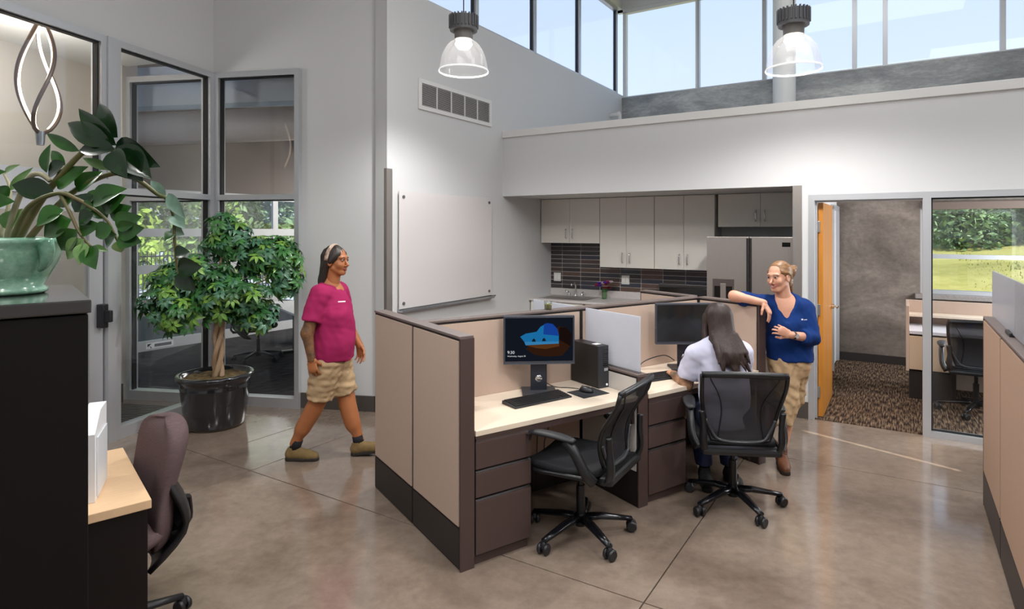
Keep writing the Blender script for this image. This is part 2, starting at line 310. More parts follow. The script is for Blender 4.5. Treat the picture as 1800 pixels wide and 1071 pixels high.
# transom and glazed entry door
storefront('window_15', PC, CD, 1.27, 3.4, (), head=HEAD, sill=2.30, z_0=2.262)
q = MB(); x = bar(PC, CD, 1.19, 1.27, 0, HEAD, .14); q.add(x.v, x.f); x = bar(PC, CD, 1.27, 3.4, 2.11, 2.262, .15); q.add(x.v, x.f); x = bar(PC, CD, 3.4, 4.2, 0, HEAD, .14); q.add(x.v, x.f); struct(q.build('trim_4', alu_lt))
f = MB()
for a in ((1.28, 1.40, .02, 2.1), (2.28, 2.38, .02, 2.1), (1.40, 2.28, .02, .28), (1.40, 2.28, 1.98, 2.1)): x = bar(PC, CD, *a, .05); f.add(x.v, x.f)
DR1 = struct(f.build('door_1', alu_lt)); bar(PC, CD, 1.40, 2.28, .28, 1.98, .01).build('pane', pane_dk, DR1)
n_ = Vector((-CD.y, CD.x)); 
f = MB(); c0 = PC + CD * 1.315 + n_ * .06; f.rbox((c0.x, c0.y, 1.10), (.05, .075, .2), (0, 0, atan2(CD.y, CD.x)), .008); f.rbox((c0.x + n_.x * .05, c0.y + n_.y * .05, 1.10), (.035, .09, .1), (0, 0, atan2(CD.y, CD.x)), .01); f.build('door_handle', black_pl, DR1)
f = MB()
for a in ((2.41, 2.51, .02, 2.1), (3.29, 3.39, .02, 2.1), (2.51, 3.29, .02, .28), (2.51, 3.29, 1.98, 2.1)): x = bar(PC, CD, *a, .05); f.add(x.v, x.f)
DR1b = struct(f.build('door_2', alu_lt)); bar(PC, CD, 2.51, 3.29, .28, 1.98, .01).build('pane', pane_dk, DR1b)
# baseboards
bb = MB(); bb.seg(PD + Vector((0, -.012)), K1 + Vector((-.002, -.012)), 0, .155, .02); struct(bb.build('baseboard_left', base_m))
bb = MB(); bb.box(3.443, 3.577, -.012, 0, 0, .16); struct(frame_b(bb, 'baseboard_pier', base_m))
# vestibule
vest_m = mat('vestibule_wall_paint', 'c9c2b8', .7)
VL = PC + DD * 1.02
w = MB(); w.seg(VL, VL + DD * .45, 0, 3.9, .2); q = VL + DD * .45; w.seg(q, q + Vector((-.60, -3.4)), 0, 3.9, .15); struct(w.build('wall_vestibule', vest_m))
w = MB(); w.seg(VL + Vector((-.01, -.11)), VL + DD * .45 + Vector((-.01, -.11)), 0, .18, .03); struct(w.build('baseboard_vestibule', base_m))
w = MB(); w.prism([(PC + CD * .1 + Vector((-.15, 0)))[:], (PC + CD * 3.6 + Vector((-.15, 0)))[:], (q + Vector((-.6, -3.4)))[:], q[:]], 3.6, 3.7); struct(w.build('ceiling_vestibule', white_m))
# ------------------------------------------------------------------ kitchen tiles: each its own piece
tile_ms = [mat('slate_tile_%d' % i, c, .28, var=.18, vscale=5, stretch=(1, 1, 4)) for i, c in enumerate(('3b3637', '45403f', '353844', '4d3f3a', '302c2e', '5a463e'))]
gr = MB(); gr.box(0.0, 2.5, 1.228, 1.24, 1.0, 1.66); gr.build('tile_grout', mat('tile_grout', 'dcd6d0', .8), NICHE)
tm = {}
tx = (-.10, .19, .485, .785, 1.085, 1.385, 1.685, 1.985, 2.285, 2.585); ph = .0595
for j in range(9):
    for i in range(11):
        z1 = 1.652 - i * ph; z0 = z1 - ph + .0085
        if j > 2 and z1 > 1.40: continue
        x0 = max(tx[j], .003) + .005; x1 = min(tx[j + 1], 2.5) - .005; k = (round(x1 - x0, 3), random.randrange(6))
        if k not in tm:
            s = MB(); s.box(0, x1 - x0, 0, .012, 0, ph - .0085, .0015); tm[k] = s.mesh('tile'); tm[k].materials.append(tile_ms[k[1]])
        inst('tile', tm[k], NICHE, (x0, 1.218 - random.random() * .0015, z0))
# ------------------------------------------------------------------ office behind the door
carp = carpet_mat('striped_carpet', ('1c1613', '3a2f28', '6a5848', '8c7862'), RA, (80, 7))
w = MB(); w.box(3.577, 6.3, .03, 3.2, -.01, .008); struct(frame_b(w, 'floor_office', carp))
w = MB(); w.box(3.4, 4.56, 3.15, 3.4, 0, 2.75); w.box(4.56, 6.4, 3.15, 3.4, 0, .93); w.box(4.56, 6.4, 3.15, 3.4, 2.2, 2.75); struct(frame_b(w, 'wall_office', conc_m))
w = MB(); w.box(3.40, 3.56, 1.24, 3.15, 0, 2.75); struct(frame_b(w, 'wall_office_left', wall_m))
w = MB(); w.box(3.55, 3.60, 2.30, 2.36, 0, 2.14); w.box(3.55, 3.60, 3.05, 3.11, 0, 2.14); w.box(3.55, 3.6, 2.30, 3.11, 2.1, 2.16); struct(frame_b(w, 'trim_5', alu_lt))
w = MB(); w.box(6.3, 6.42, .1, 3.4, 0, .9); w.box(6.3, 6.42, .1, 3.4, 2.4, 2.75); w.box(6.3, 6.42, .1, .5, .9, 2.4); w.box(6.3, 6.42, 2.9, 3.4, .9, 2.4); struct(frame_b(w, 'wall_office_right', wall_m))
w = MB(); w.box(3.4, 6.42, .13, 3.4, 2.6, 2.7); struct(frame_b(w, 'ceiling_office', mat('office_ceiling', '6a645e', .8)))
w = MB(); w.box(3.56, 4.5, 3.138, 3.15, 0.008, .12); struct(frame_b(w, 'baseboard_office', mat('dark_baseboard', '2a2422', .6)))
ol = light('office_window_daylight', 'AREA', BP(6.26, 1.7, 1.75), 95, (.97, .98, 1), shape='RECTANGLE', size=2.2, size_y=1.3); ol.rotation_euler = Vector((-BV.x, -BV.y, -.25)).to_track_quat('-Z', 'Y').to_euler()
f = MB()
for x0, x1, z0, z1 in ((4.56, 4.63, .99, 2.2), (6.3, 6.4, .99, 2.2), (4.63, 6.3, .99, 1.04), (4.63, 6.3, 2.13, 2.2), (4.63, 6.3, 1.455, 1.51)): f.box(x0, x1, 3.19, 3.28, z0, z1)
o = struct(frame_b(f, 'window_16', alu_lt)); q = MB(); q.box(4.63, 6.3, 3.23, 3.236, 1.04, 1.455); q.build('pane', pane, o); q = MB(); q.box(4.63, 6.3, 3.23, 3.236, 1.51, 2.13); q.build('pane', pane, o)
q = MB(); q.box(4.5, 6.3, 3.02, 3.2, .93, .99, .006); q.build('window_sill', mat('stone_sill', '8d8682', .5, var=.25, vscale=120), o)
q = MB(); q.box(4.6, 6.3, 3.10, 3.19, 2.1, 2.2, .01); q.build('blind_headrail', mat('brown_headrail', '6a5a50', .6), o)
# office front: frame, wood door, sidelight
f = MB(); 
for x0, x1, z0, z1 in ((3.577, 3.632, 0, 2.167), (4.51, 4.573, 0, 2.167), (3.632, 4.51, 2.112, 2.167), (4.573, 5.92, 2.112, 2.167), (5.92, 5.98, 0, 2.167), (4.573, 5.92, 0, .05)): f.box(x0, x1, -.012, .115, z0, z1)
f.box(3.632, 3.648, .05, .115, 0, 2.112); f.box(3.632, 4.51, .05, .115, 2.098, 2.112)
o = struct(frame_b(f, 'window_17', alu_lt)); q = MB(); q.box(4.573, 5.92, .045, .053, .05, 2.112); q.build('pane', pane_dk, o)
q = MB(); q.box(4.573, 4.585, .03, .07, .05, 2.112); q.box(4.573, 5.92, .03, .07, 2.10, 2.112); q.box(4.573, 5.92, .03, .07, .05, .06); q.build('gasket', gasket, o)
doorwood = mat('orange_maple_veneer', 'c98432', .32, coat=.25, var=.12, vscale=3, stretch=(6, 6, .6))
dz = MB(); dz.box(3.652, 3.697, .10, 1.0, .012, 2.095, .002); D2 = struct(frame_b(dz, 'door_3', doorwood))
for z in (.25, 1.05, 1.86):
    h = MB(); h.box(3.638, 3.672, .086, .104, z - .055, z + .055, .003); h.build('hinge', steel, D2)
h = MB(); h.cyl((3.71, .925, 1.0), .026, .02, 20, 'x'); h.tube([(3.71, .925, 1.0), (3.755, .925, 1.0), (3.76, .91, 1.0), (3.76, .80, 1.0)], .0095, 10); h.build('door_handle', chrome, D2, auto=40)
# stainless corner guards
def guard(name, label, pts, z0, z1):
    g = MB()
    for i in range(2): g.seg(pts[i], pts[i + 1], z0, z1, .004)
    return tag(g.build(name, steel), label, 'corner guard')
ks = (K2 - K1).normalized(); nw = Vector((.55, -.83)) * .006
ka = K2 + Vector((.004, -.006))
guard('corner_guard', 'tall stainless steel corner guard left of the whiteboard', [(ka - ks * .085)[:], ka[:], (ka + AV * .075)[:]], .16, 2.44)
gb = [BP(3.437, .09)[:2], BP(3.437, -.005)[:2], BP(3.52, -.005)[:2]]
guard('corner_guard', 'stainless steel corner guard between refrigerator and office door', gb, .02, 2.262)
# ------------------------------------------------------------------ community room beyond the left glass
carp2 = carpet_mat('grey_carpet', ('1e1d20', '2f2d2f', '403d3d', '4a4745'), RA + .3, (40, 5))
far1 = PC + DD * 1.05
w = MB(); w.prism([(PD + Vector((0, .02)))[:], (K1 + Vector((0, .16)))[:], BP(-.16, -1.9)[:2], BP(-.16, 7.5)[:2], BP(-5.42, 7.5)[:2], BP(-5.42, -2.9)[:2], (far1 + DD * .3)[:], (PC + Vector((0, .02)))[:]], -.01, .006); struct(w.build('floor_carpet', carp2))
taupe = mat('taupe_ceiling', '8d8580', .85); taupe2 = mat('grey_soffit', 'a5a4a5', .8)
w = MB(); w.prism([(PD + Vector((.02, .16)))[:], (K1 + Vector((.03, .16)))[:], BP(-.17, -1.85)[:2], BP(-.17, 7.5)[:2], BP(-5.6, 7.5)[:2], BP(-5.6, -2.9)[:2], (far1 + DD * .3)[:], (PC + Vector((0, .16)))[:]], 3.95, 4.1); struct(w.build('ceiling_community', taupe))
w = MB(); w.box(-5.5, -.1, 7.4, 7.6, 0, 4.0); struct(frame_b(w, 'wall_community', mat('community_back_wall', 'b5b2ae', .8)))
w = MB(); w.box(-5.6, -5.36, -3.2, 7.5, 2.46, 4.0); w.box(-5.6, -5.36, -3.2, -2.95, 0, 2.46); w.box(-5.6, -5.36, 3.6, 7.5, 0, 2.46); struct(frame_b(w, 'wall_garage', mat('garage_wall_paint', '756c67', .8)))
w = MB(); w.box(-5.3, -.16, 1.2, 1.35, 3.05, 3.95); struct(frame_b(w, 'trim_6', taupe2))
# ------------------------------------------------------------------ OUTDOORS
grass_m = concrete_mat('sunlit_grass', '8c8a40', 'a8a458', 'c0b872', .9, .5)
pave_m = mat('patio_paving', 'c6cce0', .8, var=.08, vscale=3)
g = MB(); g.box(-60, -5.5, -40, 60, -.3, -.04); struct(frame_b(g, 'ground_patio', pave_m))
rnd = random.Random(3)
def height(b, a):
    t = max(0, min(1, (a - 4.6) / 3.2)); u = max(0, min(1, (a - 7) / 10.)); k = max(0, min(1, (b - 4) / 9.))
    return -.3 + 1.15 * t * t * (3 - 2 * t) + u * (.55 + .85 * k) + .04 * sin(b * 1.7 + a) * t - max(0, a - 20) * .03
hm = MB(); NB, NA = 44, 44
vs = []; fs = []
for i in range(NB + 1):
    for j in range(NA + 1):
        b = -5.4 + 55.4 * (i / NB); a = 4.15 + 46 * (j / NA) ** 1.6; vs.append((b, a, height(b, a)))
for i in range(NB):
    for j in range(NA):
        k = i * (NA + 1) + j; fs.append((k, k + NA + 1, k + NA + 2, k + 1))
hm.add(vs, fs); struct(frame_b(hm, 'ground_hill', grass_m, smooth=True))
dirt = MB(); dirt.box(-3., 9.0, 4.12, 4.9, -.4, -.25); struct(frame_b(dirt, 'ground_soil', mat('bare_soil', 'b8925a', .9, var=.2, vscale=6)))
# grass tufts nobody could count
tv = MB()
for i in range(14000):
    b = 5.5 + rnd.random() * 16; a = 4.9 + 12 * rnd.random() ** 1.3; z = height(b, a); h = .01 + .035 * rnd.random(); an = rnd.random() * 6.28; dx, dy = cos(an) * .014, sin(an) * .014; lx = (rnd.random() - .5) * .06
    tv.add([(b - dx, a - dy, z - .02), (b + dx, a + dy, z - .02), (b + lx, a + lx, z + h)], [(0, 1, 2)])
o = frame_b(tv, 'grass_tufts', mat('grass_blades', 'aaa656', .9, col2='98a04c', vscale=2)); tag(o, 'rough yellow green grass covering the hill behind the office window', 'grass'); o['kind'] = 'stuff'
leafm = [mat('leaves_%d' % i, c, .6, col2=d, vscale=3) for i, (c, d) in enumerate((('4a7026', '94b455'), ('7fa236', 'c4d86a'), ('446a34', '9ab486'), ('9aa83e', 'd6cc66'), ('34602a', '6f9a42')))]
bark = mat('bark', '5b4a3c', .9, var=.25, vscale=14)
def tree(label, loc, h, r, mi, n, trunk=.35, seed=1, ls=.16, group='trees outside', name='broadleaf_tree'):
    R = random.Random(seed); t = thing(name, label, 'tree', loc, group=group)
    m = MB(); m.tube(bez([(0, 0, -.3), (.05 * r, 0, h * .25), (-.04 * r, .03, h * .55), (0, 0, h * .85)], 4), [.11 * r * (1 - .85 * i / 12) for i in range(13)], 8); 
    for k in range(7):
        an = k * 2.4; z = h * (.35 + .06 * k); m.tube([(0, 0, z), (cos(an) * r * .4, sin(an) * r * .4, z + .2 * h), (cos(an) * r * .7, sin(an) * r * .7, z + .28 * h)], [.045 * r, .03 * r, .012 * r], 6)
    m.build('trunk', bark, t, smooth=True)
    c = MB(); blobs = [(R.uniform(-.55, .55) * r, R.uniform(-.55, .55) * r, h * R.uniform(trunk, .92), r * R.uniform(.3, .5)) for _ in range(16)]
    for i in range(n):
        bx, by, bz, br = blobs[i % 16]; d = Vector((R.gauss(0, 1), R.gauss(0, 1), R.gauss(0, 1))).normalized() * br * R.uniform(.75, 1.08); p = Vector((bx, by, bz)) + d
        u = Vector((R.gauss(0, 1), R.gauss(0, 1), R.gauss(0, .6))).normalized(); w = u.orthogonal().normalized(); w.rotate(Quaternion(u, R.random() * 6.28)); l = ls * R.uniform(.6, 1.3)
        c.add([p - u * l, p + w * l * .45, p + u * l, p - w * l * .45], [(0, 1, 2, 3)])
    c.build('foliage', leafm[mi], t); return t
T = [('pale green shade tree seen through the left storefront glass behind the fence', -17, 2.0, 7.2, 3.4, 1), ('tall green tree behind the potted tree beyond the picket fence', -18, 6.5, 8, 3.6, 0),
     ('round light green tree near the right edge of the left glazing', -16, 10.5, 7.6, 3.6, 2), ('yellow green tree beside the brick house', -19, -3.2, 7, 2.6, 3), ('dark green tree far behind the fence', -24, 11, 9, 4.2, 4), ('broad green tree closing the view past the fence', -23, 5.0, 9, 4.4, 1)]
for i, (lab, b, a, h, r, mi) in enumerate(T): tree(lab, BP(b, a, -.05), h, r, mi, 9000, .06, 10 + i, .17, 'trees beyond the picket fence')
T2 = [('dense shrub tree at the left of the office window', 6.0, 15.0, 2.6, 1.9, 2), ('tall dark tree at the top of the grass hill', 11.5, 20.5, 3.2, 2.6, 4), ('pale leafy tree on the hill above the office window rail', 8.3, 18.0, 3.0, 2.2, 0), ('green tree at the far right of the hill', 15.5, 22, 3.4, 2.8, 1), ('big tree behind the hill shrubs', 6.2, 21.5, 3.4, 3.0, 4), ('silvery shrub in front of the hill trees', 8.2, 14.3, 1.5, 1.2, 2)]
for i, (lab, b, a, h, r, mi) in enumerate(T2): tree(lab, BP(b, a, height(b, a) - .1), h, r, mi, 7000, .04, 30 + i, .10, 'trees on the hill')
# picket fence: each picket a part
fe = thing('picket_fence', 'black metal picket fence along the far side of the patio', 'fence', BP(-13.5, -6, -.04), -RA + pi / 2)
pk = MB(); pk.box(-.011, .011, -.011, .011, .04, 1.28); pkm = pk.mesh('picket'); pkm.materials.append(black_pl)
for i in range(180): inst('picket', pkm, fe, (i * .11, 0, 0))
for z in (.14, 1.15): q = MB(); q.box(-.05, 19.8, -.018, .018, z - .018, z + .018); q.build('rail', black_pl, fe)
for i in range(9): q = MB(); q.box(i * 2.45 - .03, i * 2.45 + .03, -.03, .03, 0, 1.36); q.build('post', black_pl, fe)
for i, (b, a) in enumerate(((-9.6, -2.25),)):
    o = MB(); o.box(-.09, .09, -.09, .09, 0, 4.2, .01); tag(o.build('canopy_post', white_m, loc=BP(b, a, -.04), rotz=-RA), 'white square canopy post on the patio outside the glass', 'post')
bh = thing('brick_house', 'brick house with brown roof edge behind the fence', 'house', BP(-20, 0.2, -.04), -RA)
brick = mat('brick_wall', 'b58468', .9, var=.2, vscale=9)
q = MB(); q.box(-3, 0, -1.1, 1.1, 0, 3.6); q.build('wall', brick, bh); q = MB(); q.prism([(-3.2, -1.4), (.25, -1.4), (.25, 1.4), (-3.2, 1.4)], 3.25, 3.75); q.build('roof_edge', mat('brown_fascia', '7a4a3c', .8), bh)
q = MB(); q.box(-.02, .02, -.45, .45, 1.0, 2.3); q.build('window', black_gl, bh)
cf = thing('chain_fence', 'grey wire fence on the crest of the grass hill', 'fence', BP(12.0, 17.2, height(12., 17.2)-.1), -RA)
for i in range(6): q = MB(); q.cyl((i * 1.2, 0, .5), .03, 1.2, 8); q.build('post', alu_lt, cf)
for z in (.2, .6, 1.05): q = MB(); q.tube([(0, 0, z), (6, 0, z)], .015, 6); q.build('rail', alu_lt, cf)
# ------------------------------------------------------------------ COMMUNITY ROOM
gd = thing('overhead_door', 'white framed glass overhead door with horizontal rails facing the patio', 'garage door', BP(-5.42, 0, 0), -RA)
rail_m = mat('overhead_door_rail', 'c4c4c6', .4, .3)
zr = [(.006, .155), (.58, .73), (1.17, 1.30), (1.73, 1.855), (2.36, 2.46)]
for z0, z1 in zr: q = MB(); q.box(-.03, .03, -2.95, 3.6, z0, z1); q.build('rail', rail_m, gd)
for a in (-2.92, .58, 3.55): q = MB(); q.box(-.028, .028, a - .05, a + .05, .155, 2.36); q.build('stile', rail_m, gd)
for k in range(4):
    for a0, a1 in ((-2.87, .53), (.63, 3.5)): q = MB(); q.box(-.004, .004, a0, a1, zr[k][1], zr[k + 1][0]); q.build('pane', pane, gd)
q = MB(); q.box(.031, .033, -1.62, -1.22, .035, .12); st = q.build('sticker', mat('sticker_white', 'e8e8e8', .5), gd)
q = MB(); q.box(.0335, .0345, -1.50, -1.25, .055, .10); q.cur = 0; q.build('sticker_text_block', grey_pl, st)
q = MB(); q.add([(.035, -1.6, .11), (.035, -1.54, .11), (.035, -1.6, .06), (.035, -1.58, .09), (.035, -1.535, .045), (.035, -1.55, .04)], [(0, 1, 2), (3, 4, 5)]); q.build('arrow_mark', black_pl, st)
# round duct, beams, light bar
q = MB(); q.tube([(-5.9, 8.75, 3.28), (-1.2, 7.75, 3.28)], .23, 24); tag(q.build('round_duct', mat('painted_duct', 'd3c6ba', .55), smooth=True), 'long round painted air duct under the ceiling behind the glass', 'duct')
for k, (a, z) in enumerate(((2.0, 3.55), (3.2, 3.5), (4.4, 3.45), (5.6, 3.4))):
    q = MB(); q.box(-5.3, -.2, a - .09, a + .09, z, z + .4); tag(frame_b(q, 'ceiling_beam', taupe2), ('first', 'second', 'third', 'fourth')[k] + ' grey ceiling beam from the glass in the room behind', 'beam', 'ceiling beams in the far room')
lb = thing('linear_light', 'long glowing linear light fixture hanging behind the storefront glass', 'light fixture', BP(-2.6, 1.0, 2.93), -RA + .1)
q = MB(); q.box(-1.9, 1.9, -.05, .05, .02, .08); q.build('housing', alu_lt, lb); q = MB(); q.box(-1.88, 1.88, -.04, .04, 0, .02); q.build('diffuser', emission('warm_led', 'fff0dc', 1.3), lb)
for x in (-1.5, 1.5): q = MB(); q.tube([(x, 0, .08), (x, 0, 1.0)], .004, 6); q.build('hanger', alu_lt, lb)
pr = thing('projector_mount', 'black projector bracket hanging below the light behind the glass', 'projector', BP(-2.0, -.1, 2.5), -RA)
q = MB(); q.box(-.28, .28, -.03, .03, .0, .05, .01); q.build('crossbar', black_pl, pr); q = MB(); q.tube([(0, 0, .05), (0, 0, 1.4)], .02, 8); q.build('pole', black_pl, pr)
for x in (-.15, .15): q = MB(); q.lathe([(.0, -.07), (.05, -.06), (.06, 0), (.05, .06), (0, .07)], 12, (x, 0, .0)); q.build('clamp', black_pl, pr, smooth=True)
light('community_fill_area', 'AREA', BP(-2.6, 2.8, 3.2), 220, (1, .95, .9), (0, 0, -RA), shape='RECTANGLE', size=3, size_y=3)  # unseen area light added to brighten the room behind the glass
light('community_fill_point', 'POINT', BP(-2.9, 1.9, 2.3), 170, (1, .95, .9), shadow_soft_size=.3, specular_factor=0)  # added point light, lifts the dark ceiling of the far room
rs = thing('roller_shade', 'pale grey roller shade pulled down at the top of the far glazing', 'roller shade', (-3.5, 6.78, 3.2), radians(-10))
q = MB(); q.box(-1.5, 1.3, -.01, .01, .03, .5); q.build('cloth', mat('shade_cloth', 'c4c8cf', .8), rs); q = MB(); q.box(-1.5, 1.3, -.02, .02, 0, .05); q.build('hem_bar', mat('hem_bar', '9aa6b0', .5), rs)
# meeting table
mt = thing('meeting_table', 'white topped meeting table behind the glass left of the walking woman', 'table', (-3.13, 8.74, 0.006), radians(36))
q = MB(); q.box(-.56, .56, -.87, .87, .71, .74, .004); q.build('tabletop', mat('white_laminate', 'c9c6c6', .35), mt)
for x in (-.55, .55): q = MB(); q.box(-.25, .25, x - .05, x + .05, .03, .71, .01); q.build('leg', black_pl, mt); q = MB(); q.box(-.42, .42, x - .06, x + .06, 0, .04, .01); q.build('foot', black_pl, mt)
# vestibule: floor grate and twisted lamp
gp = Vector((-4.08, 6.0))
fg = thing('floor_grate', 'black slatted entrance mat in the vestibule floor', 'floor grate', (gp.x, gp.y, .001), radians(-10))
q = MB(); q.box(-.5, .5, -.3, .3, 0, .004); q.build('frame', black_pl, fg); sl = MB(); sl.box(-.48, .48, -.012, .012, .004, .012); slm = sl.mesh('slat'); slm.materials.append(mat('grate_slat', '6f6a66', .5, .4))
for k in range(12): inst('slat', slm, fg, (0, -.275 + k * .05, 0))
lp = Vector((-4.0, 4.86)); light('vestibule_fill', 'POINT', (lp.x - .25, lp.y + .2, 3.1), 26, (1, .93, .85), shadow_soft_size=.15, specular_factor=0)  # point light is an added fill beside the lamp, brightening the vestibule
sl_ = thing('twisted_pendant_lamp', 'twisted loop pendant lamp glowing behind the transom glass at far left', 'pendant lamp', (lp.x, lp.y, 2.53))
rib = mat('bronze_ribbon', '8a7466', .35, .6); ledm = emission('led_strip', 'ffe2c8', 4.)
for k in range(3):
    a0 = k * 2.094 + .5; pts = []; pin = []
    for i in range(25):
        t = i / 24; r = .14 * sin(pi * (t ** .75)) ** .8 + .012; an = a0 + t * 2.3; pts.append((cos(an) * r, sin(an) * r, .07 + t * .92)); pin.append((cos(an) * (r - .014), sin(an) * (r - .014), .07 + t * .92))
    m = MB(); m.tube(pts, .015, 8); rb = m.build('ribbon', rib, sl_, smooth=True); m = MB(); m.tube(pin[1:-1], .0115, 8); m.build('led_strip', ledm, rb, smooth=True)
m = MB(); m.lathe([(.0, -.02), (.026, -.02), (.032, .05), (.035, .09), (0, .09)], 16); m.build('end_cap', alu, sl_, auto=40); m = MB(); m.tube([(0, 0, .98), (0, 0, 1.07)], .004, 6); m.build('cord', black_pl, sl_)
# ------------------------------------------------------------------ WALL FIXTURES
av = thing('air_vent', 'white louvred air vent high on the grey wall below the clerestory', 'air vent', BP(0.001, -.92, 3.265), -RA)
f = MB(); hw, hh, b = .655, .163, .045
for y0, y1, z0, z1 in ((-hw, hw, hh - b, hh), (-hw, hw, -hh, -hh + b), (-hw, -hw + b, -hh + b, hh - b), (hw - b, hw, -hh + b, hh - b)): f.box(0, .016, y0, y1, z0, z1, .003)
f.build('frame', white_m, av); f = MB(); f.box(.0005, .002, -hw + b, hw - b, -hh + b, hh - b); f.build('backing', black_pl, av)
sm = MB(); sm.hexa([(.003, -hw + b, -.004), (.014, -hw + b, -.008), (.014, hw - b, -.008), (.003, hw - b, -.004), (.003, -hw + b, -.001), (.014, -hw + b, -.004), (.014, hw - b, -.004), (.003, hw - b, -.001)]); smm = sm.mesh('slat'); smm.materials.append(white_m)
for k in range(15): inst('slat', smm, av, (0, 0, -hh + b + .0135 + k * .0154))
for k in range(4): f = MB(); y = -hw + b + (2 * hw - 2 * b) * (k + 1) / 5; f.box(.004, .015, y - .006, y + .006, -hh + b, hh - b); f.build('divider', white_m, av)
wb = thing('whiteboard', 'large white glass board on standoffs on the grey wall', 'whiteboard', BP(0.0, -1.083, 1.03), -RA)
f = MB(); f.box(.022, .03, -.80, .80, 0, 1.19, .002); f.build('board', mat('white_glass_board', 'd6d2d2', .22, coat=.3), wb)
for y in (-.74, .74):
    for z in (.055, 1.135): f = MB(); f.cyl((.02, y, z), .016, .04, 16, 'x'); f.build('standoff', grey_pl, wb)
f = MB(); f.box(.0, .075, -.80, .80, -.03, -.018, .003); f.box(.0, .02, -.80, .80, -.03, .02); f.box(.067, .075, -.80, .80, -.03, -.005); f.build('tray', alu, wb)
mk = MB(); mk.tube([(0, -.07, 0), (0, .07, 0)], .008, 10); tag(mk.build('marker', black_pl, smooth=True, loc=BP(.045, -.30, 1.0205), rotz=-RA), 'dark marker lying at the right end of the whiteboard tray', 'marker')
# sprinkler pipe stub on the wall by the beam
m = MB(); m.tube(bez([(.0, 3.30, 3.83), (.12, 3.30, 3.83), (.17, 3.32, 3.79), (.17, 3.32, 3.05)], 5), .035, 12); tag(frame_b(m, 'drain_pipe', white_m, smooth=True), 'white elbow pipe at the end of the wall below the clerestory', 'pipe')
# high-bay pendants
acry = glass('prismatic_acrylic', (.97, .97, .98), .05, .12, .3, .05, (.95, .95, .97), True); lampglow = emission('lamp_core', 'fff6ea', 9.); rim_m = mat('acrylic_rim', 'f2f2f2', .2, emit='ffffff', es=.35)
hous = mat('grey_cast_housing', '5d5d60', .5)
def pendant(label, px, Y, zb, R_):
    X = (px - CXP) / FPX * Y; t = thing('pendant_lamp', label, 'pendant lamp', (X, Y, zb), group='high bay pendant lamps')
    s = R_ / .21; prof = [(.21, 0), (.205, .05), (.19, .12), (.165, .185), (.13, .235), (.09, .268), (.062, .28)]; prof = [(r * s, z * s) for r, z in prof]
    m = MB(); m.lathe(prof, 40); m.build('shade', acry, t, smooth=True)
    m = MB(); m.lathe([(.214 * s, -.004), (.218 * s, .003), (.214 * s, .01), (.207 * s, .003), (.214 * s, -.004)], 40); m.build('rim', rim_m, t, smooth=True)
    m = MB(); m.lathe([(.0, .19 * s), (.05 * s, .20 * s), (.075 * s, .235 * s), (.06 * s, .272 * s), (0, .275 * s)], 20); m.build('bulb', lampglow, t, smooth=True)
    m = MB(); m.lathe([(0, .27 * s), (.078 * s, .275 * s), (.082 * s, .36 * s), (0, .36 * s)], 24); m.build('collar', mat('grey_collar', '77736f', .5), t, auto=40)
    m = MB(); m.lathe([(0, .345 * s), (.118 * s, .35 * s), (.118 * s, .47 * s), (0, .475 * s)], 24); h = m.build('housing', hous, t, auto=40)
    fm = MB(); fm.box(.112 * s, .128 * s, -.005, .005, .375 * s, .48 * s); fmm = fm.mesh('fin'); fmm.materials.append(hous)
    for k in range(24): inst('fin', fmm, h, (0, 0, 0), (0, 0, k * pi / 12))
    m = MB(); m.tube([(0, 0, .47 * s), (0, 0, 6.0 - zb)], .005, 6); m.build('cord', black_pl, t)
    m = MB(); m.tube([(.03 * cos(a), 0, .49 * s + .03 * sin(a)) for a in [k * pi / 8 for k in range(17)]], .003, 6); m.build('hook', alu, t)
    light('pendant_light', 'SPOT', (X, Y, zb + .02), 95, (1, .975, .945), spot_size=radians(160), spot_blend=.5, shadow_soft_size=.1); light('pendant_glow', 'POINT', (X, Y, zb + .14), 9, (1, .95, .88), shadow_soft_size=.05)
pendant('clear dome pendant lamp hanging in front of the air vent wall', 815, 5.1, 3.165, .205)
pendant('clear dome pendant lamp hanging in front of the white column', 1395, 4.72, 3.08, .205)
# ------------------------------------------------------------------ KITCHEN
def cabinet(label, b0, b1, z0, z1, a0, depth, lh=True):
    t = thing('wall_cabinet', label, 'cabinet', BP((b0 + b1) / 2, a0, z0), -RA, 'upper kitchen cabinets'); W = b1 - b0; Hh = z1 - z0
    m = MB(); m.box(-W / 2, W / 2, .02, depth, 0, Hh); m.build('body', cab_m, t)
    for s in (-1, 1):
        x0, x1 = (-W / 2 + .003, -.002) if s < 0 else (.002, W / 2 - .003); m = MB(); m.box(x0, x1, 0, .019, .003, Hh - .004, .0015); d = m.build('door', cab_m, t)
        hx = s * .05; m = MB(); m.tube(bez([(hx, 0, .07), (hx, -.03, .075), (hx, -.03, .185), (hx, 0, .19)], 3), .0055, 8); m.build('handle', chrome, d, smooth=True)
    return t
cabinet('short wall cabinet above the sink, leftmost in the kitchen', .012, .916, 1.652, 2.258, .93, .31)
cabinet('tall double wall cabinet left of centre above the counter', .918, 1.674, 1.338, 2.258, .93, .31)
cabinet('tall double wall cabinet next to the refrigerator', 1.676, 2.432, 1.338, 2.258, .93, .31)
cabinet('wide short cabinet above the refrigerator', 2.47, 3.44, 1.865, 2.258, .93, .31)
ct = thing('kitchen_counter', 'pale kitchen counter with backsplash strip under the dark tiles', 'counter', BP(0, 1.24, 0), -RA)
top_m = mat('grey_speckled_counter', 'c9c4c2', .35, var=.1, vscale=90)
m = MB(); m.box(.003, 1.66, -.62, -.003, .875, .905, .004); m.build('worktop', top_m, ct); m = MB(); m.box(.003, 1.66, -.025, -.003, .905, 1.0, .003); m.build('backsplash', top_m, ct)
